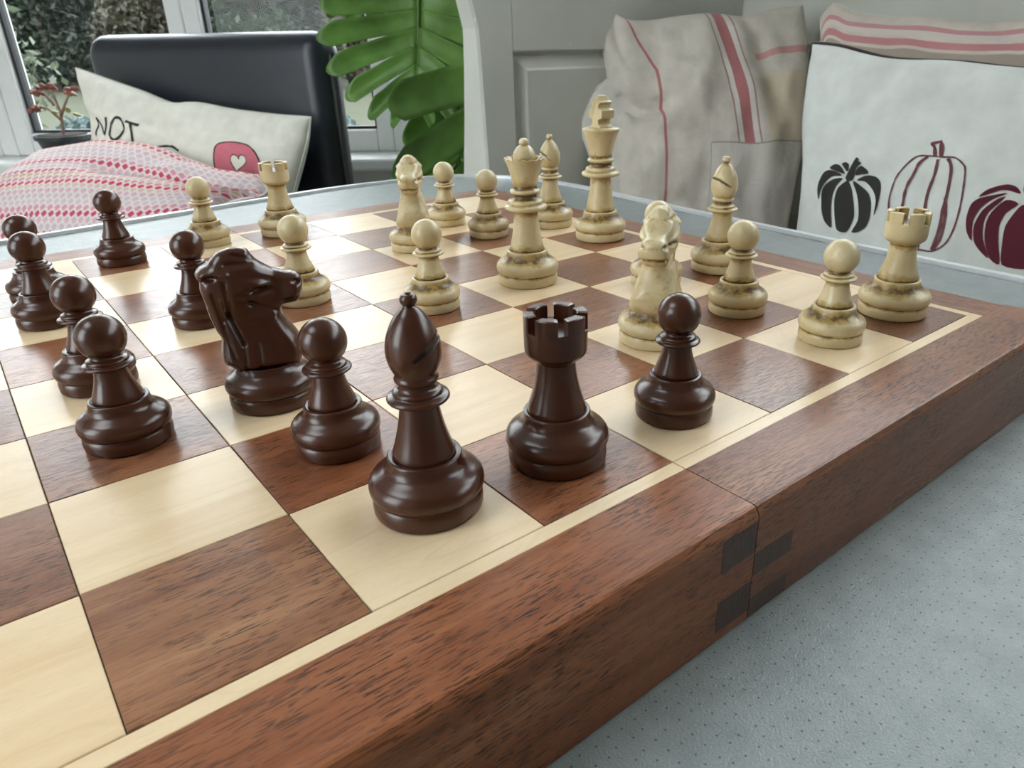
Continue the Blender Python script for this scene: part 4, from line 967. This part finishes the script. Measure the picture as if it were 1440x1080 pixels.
# ------------------------------------------------------------------ painted settle
settle = empty('painted_settle', (1.10, 0.04, 0)); tag(settle, 'cream grey painted wooden settle with raised panels and chipped edges holding cushions', 'settle')
so = V(settle.location); ST = Matrix.Translation(-so)
def sbox(name, lo, hi, bev=0.002): return box(name, lo, hi, 'settle_paint', settle, bev, 2, ST)
YE, XB, YF, TOP = 0.92, 1.43, -0.86, 1.26
def front_stile(y_in, sgn):
    zs = [(0.0, .790, .085), (.30, .780, .085), (.55, .776, .080), (.70, .7745, .076), (.80, .772, .058), (.885, .770, .046), (.937, .768, .040), (.985, .755, .038), (1.05, .735, .038), (1.15, .725, .038), (TOP, .735, .038)]
    vs = []; fs = []
    for z, xf, th in zs:
        for x, y in ((xf + .004, y_in), (xf, y_in + sgn * .004), (xf, y_in + sgn * th), (.836, y_in + sgn * th), (.836, y_in)): vs.append(V((x, y, z)) - so)
    for k in range(len(zs) - 1):
        for q in range(5): fs.append((k * 5 + q, k * 5 + (q + 1) % 5, k * 5 + 5 + (q + 1) % 5, k * 5 + 5 + q))
    fs += [tuple(range(5)), tuple(range(len(vs) - 1, len(vs) - 6, -1))]
    return pyd('end_stile', vs, fs, 'settle_paint', settle, smooth=False)
def raised_panel(o, e1, e2, nrm, w_, h_, name='raised_panel', m0=0.030):
    """sunk panel with a fielded centre; o = lower corner on the frame face, nrm points to the viewer"""
    o, e1, e2, nrm = V(o), V(e1), V(e2), V(nrm); vs = []; fs = []
    lv = [(-0.004, -0.014), (0.006, -0.014), (0.006, -0.012), (m0 - .004, -0.004), (m0, -0.001), (m0 + .004, -0.001)]
    for mm, d in lv:
        for a, b in ((mm, mm), (w_ - mm, mm), (w_ - mm, h_ - mm), (mm, h_ - mm)): vs.append(o + e1 * a + e2 * b + nrm * d - so)
    for k in range(len(lv) - 1):
        for q in range(4): fs.append((k * 4 + q, k * 4 + (q + 1) % 4, k * 4 + 4 + (q + 1) % 4, k * 4 + 4 + q))
    fs.append(tuple(range(len(vs) - 4, len(vs))))
    bk = len(vs)
    for a, b in ((-.004, -.004), (w_ + .004, -.004), (w_ + .004, h_ + .004), (-.004, h_ + .004)): vs.append(o + e1 * a + e2 * b + nrm * -0.022 - so)
    fs.append((bk, bk + 1, bk + 2, bk + 3))
    for q in range(4): fs.append((q, (q + 1) % 4, bk + (q + 1) % 4, bk + q))
    return pyd(name, vs, fs, 'settle_paint', settle, smooth=False)
for y_in, sgn in ((YE, 1), (YF, -1)):
    front_stile(y_in, sgn)
    a, b = sorted((y_in, y_in + sgn * .038))
    sbox('end_rail', (.836, a, .903), (XB, b, TOP)); sbox('end_rail', (.836, a, 0.05), (XB, b, .52)); sbox('end_stile', (1.37, a, .52), (XB, b, .903))
    raised_panel((.836, y_in, .52), (1, 0, 0), (0, 0, 1), (0, -sgn, 0), 1.37 - .836, .903 - .52)
sbox('back_rail', (XB, YF - .038, .905), (XB + .04, YE + .038, TOP)); sbox('back_rail', (XB, YF - .038, 0.05), (XB + .04, YE + .038, .55))
ys = [YF, YF + .09, -.33, -.25, .25, .33, YE - .09, YE]
for k in range(0, 8, 2): sbox('back_stile', (XB, ys[k], .55), (XB + .04, ys[k + 1], .905))
for k in range(1, 7, 2): raised_panel((XB, ys[k + 1], .55), (0, -1, 0), (0, 0, 1), (-1, 0, 0), ys[k + 1] - ys[k], .905 - .55)
sbox('seat', (.80, YF, .455), (XB, YE, .485), 0.006); sbox('skirt', (.83, YF, .06), (.85, YE, .455))

# ------------------------------------------------------------------ monstera
mon = empty('monstera', wpt(-0.22, 1.66, 0)); tag(mon, 'large potted monstera with split green leaves between chair and settle', 'plant')
mb = V(mon.location)
bm = bmesh.new(); tube(bm, [(0, 0, 0), (0, 0, .02), (0, 0, .24), (0, 0, .26)], [.10, .105, .135, .14], 28); from_bm('pot', bm, 'terracotta', mon, True)
bm = bmesh.new(); tube(bm, [(0, 0, .255), (0, 0, .268)], [.13, .128], 24); from_bm('soil', bm, 'soil', mon)
def mon_leaf(origin, ydir, xdir, Lm, Wm, droop=0.5, ydroop=0.3, nl=6, asym=(1, 1), gap=.42, curl=0.0, stem_to=None):
    ydir = V(ydir).normalized(); xdir = V(xdir); xdir = (xdir - ydir * xdir.dot(ydir)).normalized(); nd = xdir.cross(ydir)
    vs = []; fs = []
    def wid(t): return Wm * (math.sin(math.pi * min(1, .16 + .80 * t)) ** .55)
    def P(x, y): 
        z = -droop * x * x / Wm - ydroop * y * y / Lm + curl * abs(x) * .5
        return V(origin) + xdir * x + ydir * y + nd * z - mb
    rows, cols = 12, 7
    for s_, side in ((-1, asym[0]), (1, asym[1])):
        for i in range(nl):
            o = len(vs); t0, t1 = i / nl, (i + 1) / nl; tc = (t0 + t1) / 2
            ang = math.radians(-6 + 72 * tc)           # basal lobes point back, tip lobes forward
            for r in range(rows + 1):
                rr = r / rows; g_ = gap * max(0, (rr - .30) / .70) ** .8
                for c in range(cols + 1):
                    k = c / cols; e = 2 * k - 1
                    t = tc + (k - .5) * (t1 - t0) * (1 - g_)
                    if rr < .3: t = t0 + k * (t1 - t0)
                    ln = wid(tc * .7 + t * .3) * side * rr * (1 - .16 * e * e * rr)
                    x = s_ * ln * math.cos(ang) * 1.0; y = t * Lm * .92 + ln * math.sin(ang) * .75 + .05 * Lm * rr * e
                    p = P(x, y); p += nd * (-.012 * e * e * min(1, rr * 2) + .006 * math.sin(3 * rr + i))
                    vs.append(p)
            for r in range(rows):
                for c in range(cols):
                    a = o + r * (cols + 1) + c; fs.append((a, a + 1, a + cols + 2, a + cols + 1))
    lf = pyd('leaf', vs, fs, 'monstera_leaf', mon, True)
    md = lf.modifiers.new('thick', 'SOLIDIFY'); md.thickness = 0.0008
    bm = bmesh.new(); tube(bm, [P(0, Lm * .97 * k / 8) + nd * .0012 for k in range(9)], [.0035 * (1 - .8 * k / 8) for k in range(9)], 6); from_bm('midrib', bm, 'monstera_stem', lf, True)
    q = stem_to or V((0, 0, .26))
    bm = bmesh.new(); o3 = V(origin) - mb
    pts = crom([q, V((q.x * .6 + o3.x * .4, q.y * .6 + o3.y * .4, q.z * .4 + o3.z * .6)), V((o3.x, o3.y, o3.z + .02)) - ydir * .04, o3], 16)
    tube(bm, pts, [.0075 - .004 * k / 15 for k in range(16)], 8); from_bm('stalk', bm, 'monstera_stem', mon, True)
    return lf
Z = V((0, 0, 1))
def dirv(a, d, z): return RT * a + FW * d + Z * z
# big upper leaf hanging towards the window light
mon_leaf(wpt(-.272, 1.66, 1.050), dirv(-.06, -.10, -1), dirv(1, -.15, 0), .26, .20, .35, .12, 7, (1.0, .9), .34)
mon_leaf(wpt(-.20, 1.75, 1.10), dirv(.35, -.1, -1), dirv(1, .15, .2), .26, .18, .35, .2, 6, (1, 1), .34)
mon_leaf(wpt(-.30, 1.80, 1.14), dirv(-.75, -.1, -.55), dirv(.5, -.1, -.9), .22, .16, .35, .2, 6, (1, 1), .34)
# broad drooping leaves beside the settle end
mon_leaf(wpt(-.150, 1.56, .885), dirv(.10, .10, -1), dirv(1, .25, .0), .30, .23, .42, .10, 4, (1.0, .8), .40)
mon_leaf(wpt(-.215, 1.64, .860), dirv(.05, .0, -1), dirv(1, .05, .1), .24, .12, .5, .15, 4, (1.0, 1.0), .36)

# ------------------------------------------------------------------ jade plant on the sill
jade = empty('jade_plant', wpt(-1.462, 2.275, 0.6205)); tag(jade, 'small jade plant with reddish leaves in a dark pot on the window sill', 'plant')
bm = bmesh.new(); tube(bm, [(0, 0, 0), (0, 0, .056), (0, 0, .057), (0, 0, .068)], [.050, .068, .075, .076], 28); from_bm('pot', bm, 'plastic_pot', jade, False)
bm = bmesh.new(); tube(bm, [(0, 0, .062), (0, 0, .070)], [.066, .064], 20); from_bm('soil', bm, 'soil', jade)
br = [((0, 0, .06), (.012, 0, .13), (0, .0, .20)), ((.008, 0, .11), (-.03, .01, .14), (-.06, .0, .145)), ((.010, 0, .12), (.03, .0, .15), (.05, .01, .185)), ((.0, .0, .15), (-.02, .0, .18), (-.035, 0, .19))]
rj = random.Random(3)
for bi, pts in enumerate(br):
    W = [RT * p[0] + FW * p[1] + Z * p[2] for p in pts]
    bm = bmesh.new(); tube(bm, crom(W, 8), [.005 - .003 * k / 7 for k in range(8)], 7); from_bm('stem', bm, 'jade_stem', jade, True)
    for k in range(9):
        c = W[-1] + V((rj.uniform(-.013, .013), rj.uniform(-.013, .013), rj.uniform(-.010, .010)))
        if bi == 0 and k > 4: c = RT * (.02 + rj.uniform(-.03, .04)) + Z * (.12 + rj.uniform(-.02, .02)) + FW * rj.uniform(-.02, .02)
        bm = bmesh.new(); bmesh.ops.create_uvsphere(bm, u_segments=8, v_segments=6, radius=1)
        bmesh.ops.transform(bm, matrix=Matrix.Translation(c) @ Matrix.Rotation(rj.uniform(0, 3.1), 4, (rj.random(), rj.random(), rj.random() + .01)) @ Matrix.Diagonal((.013, .008, .004, 1)), verts=bm.verts)
        from_bm('leaf', bm, 'jade_leaf_green' if bi == 0 and k > 4 else 'jade_leaf_red', jade, True)
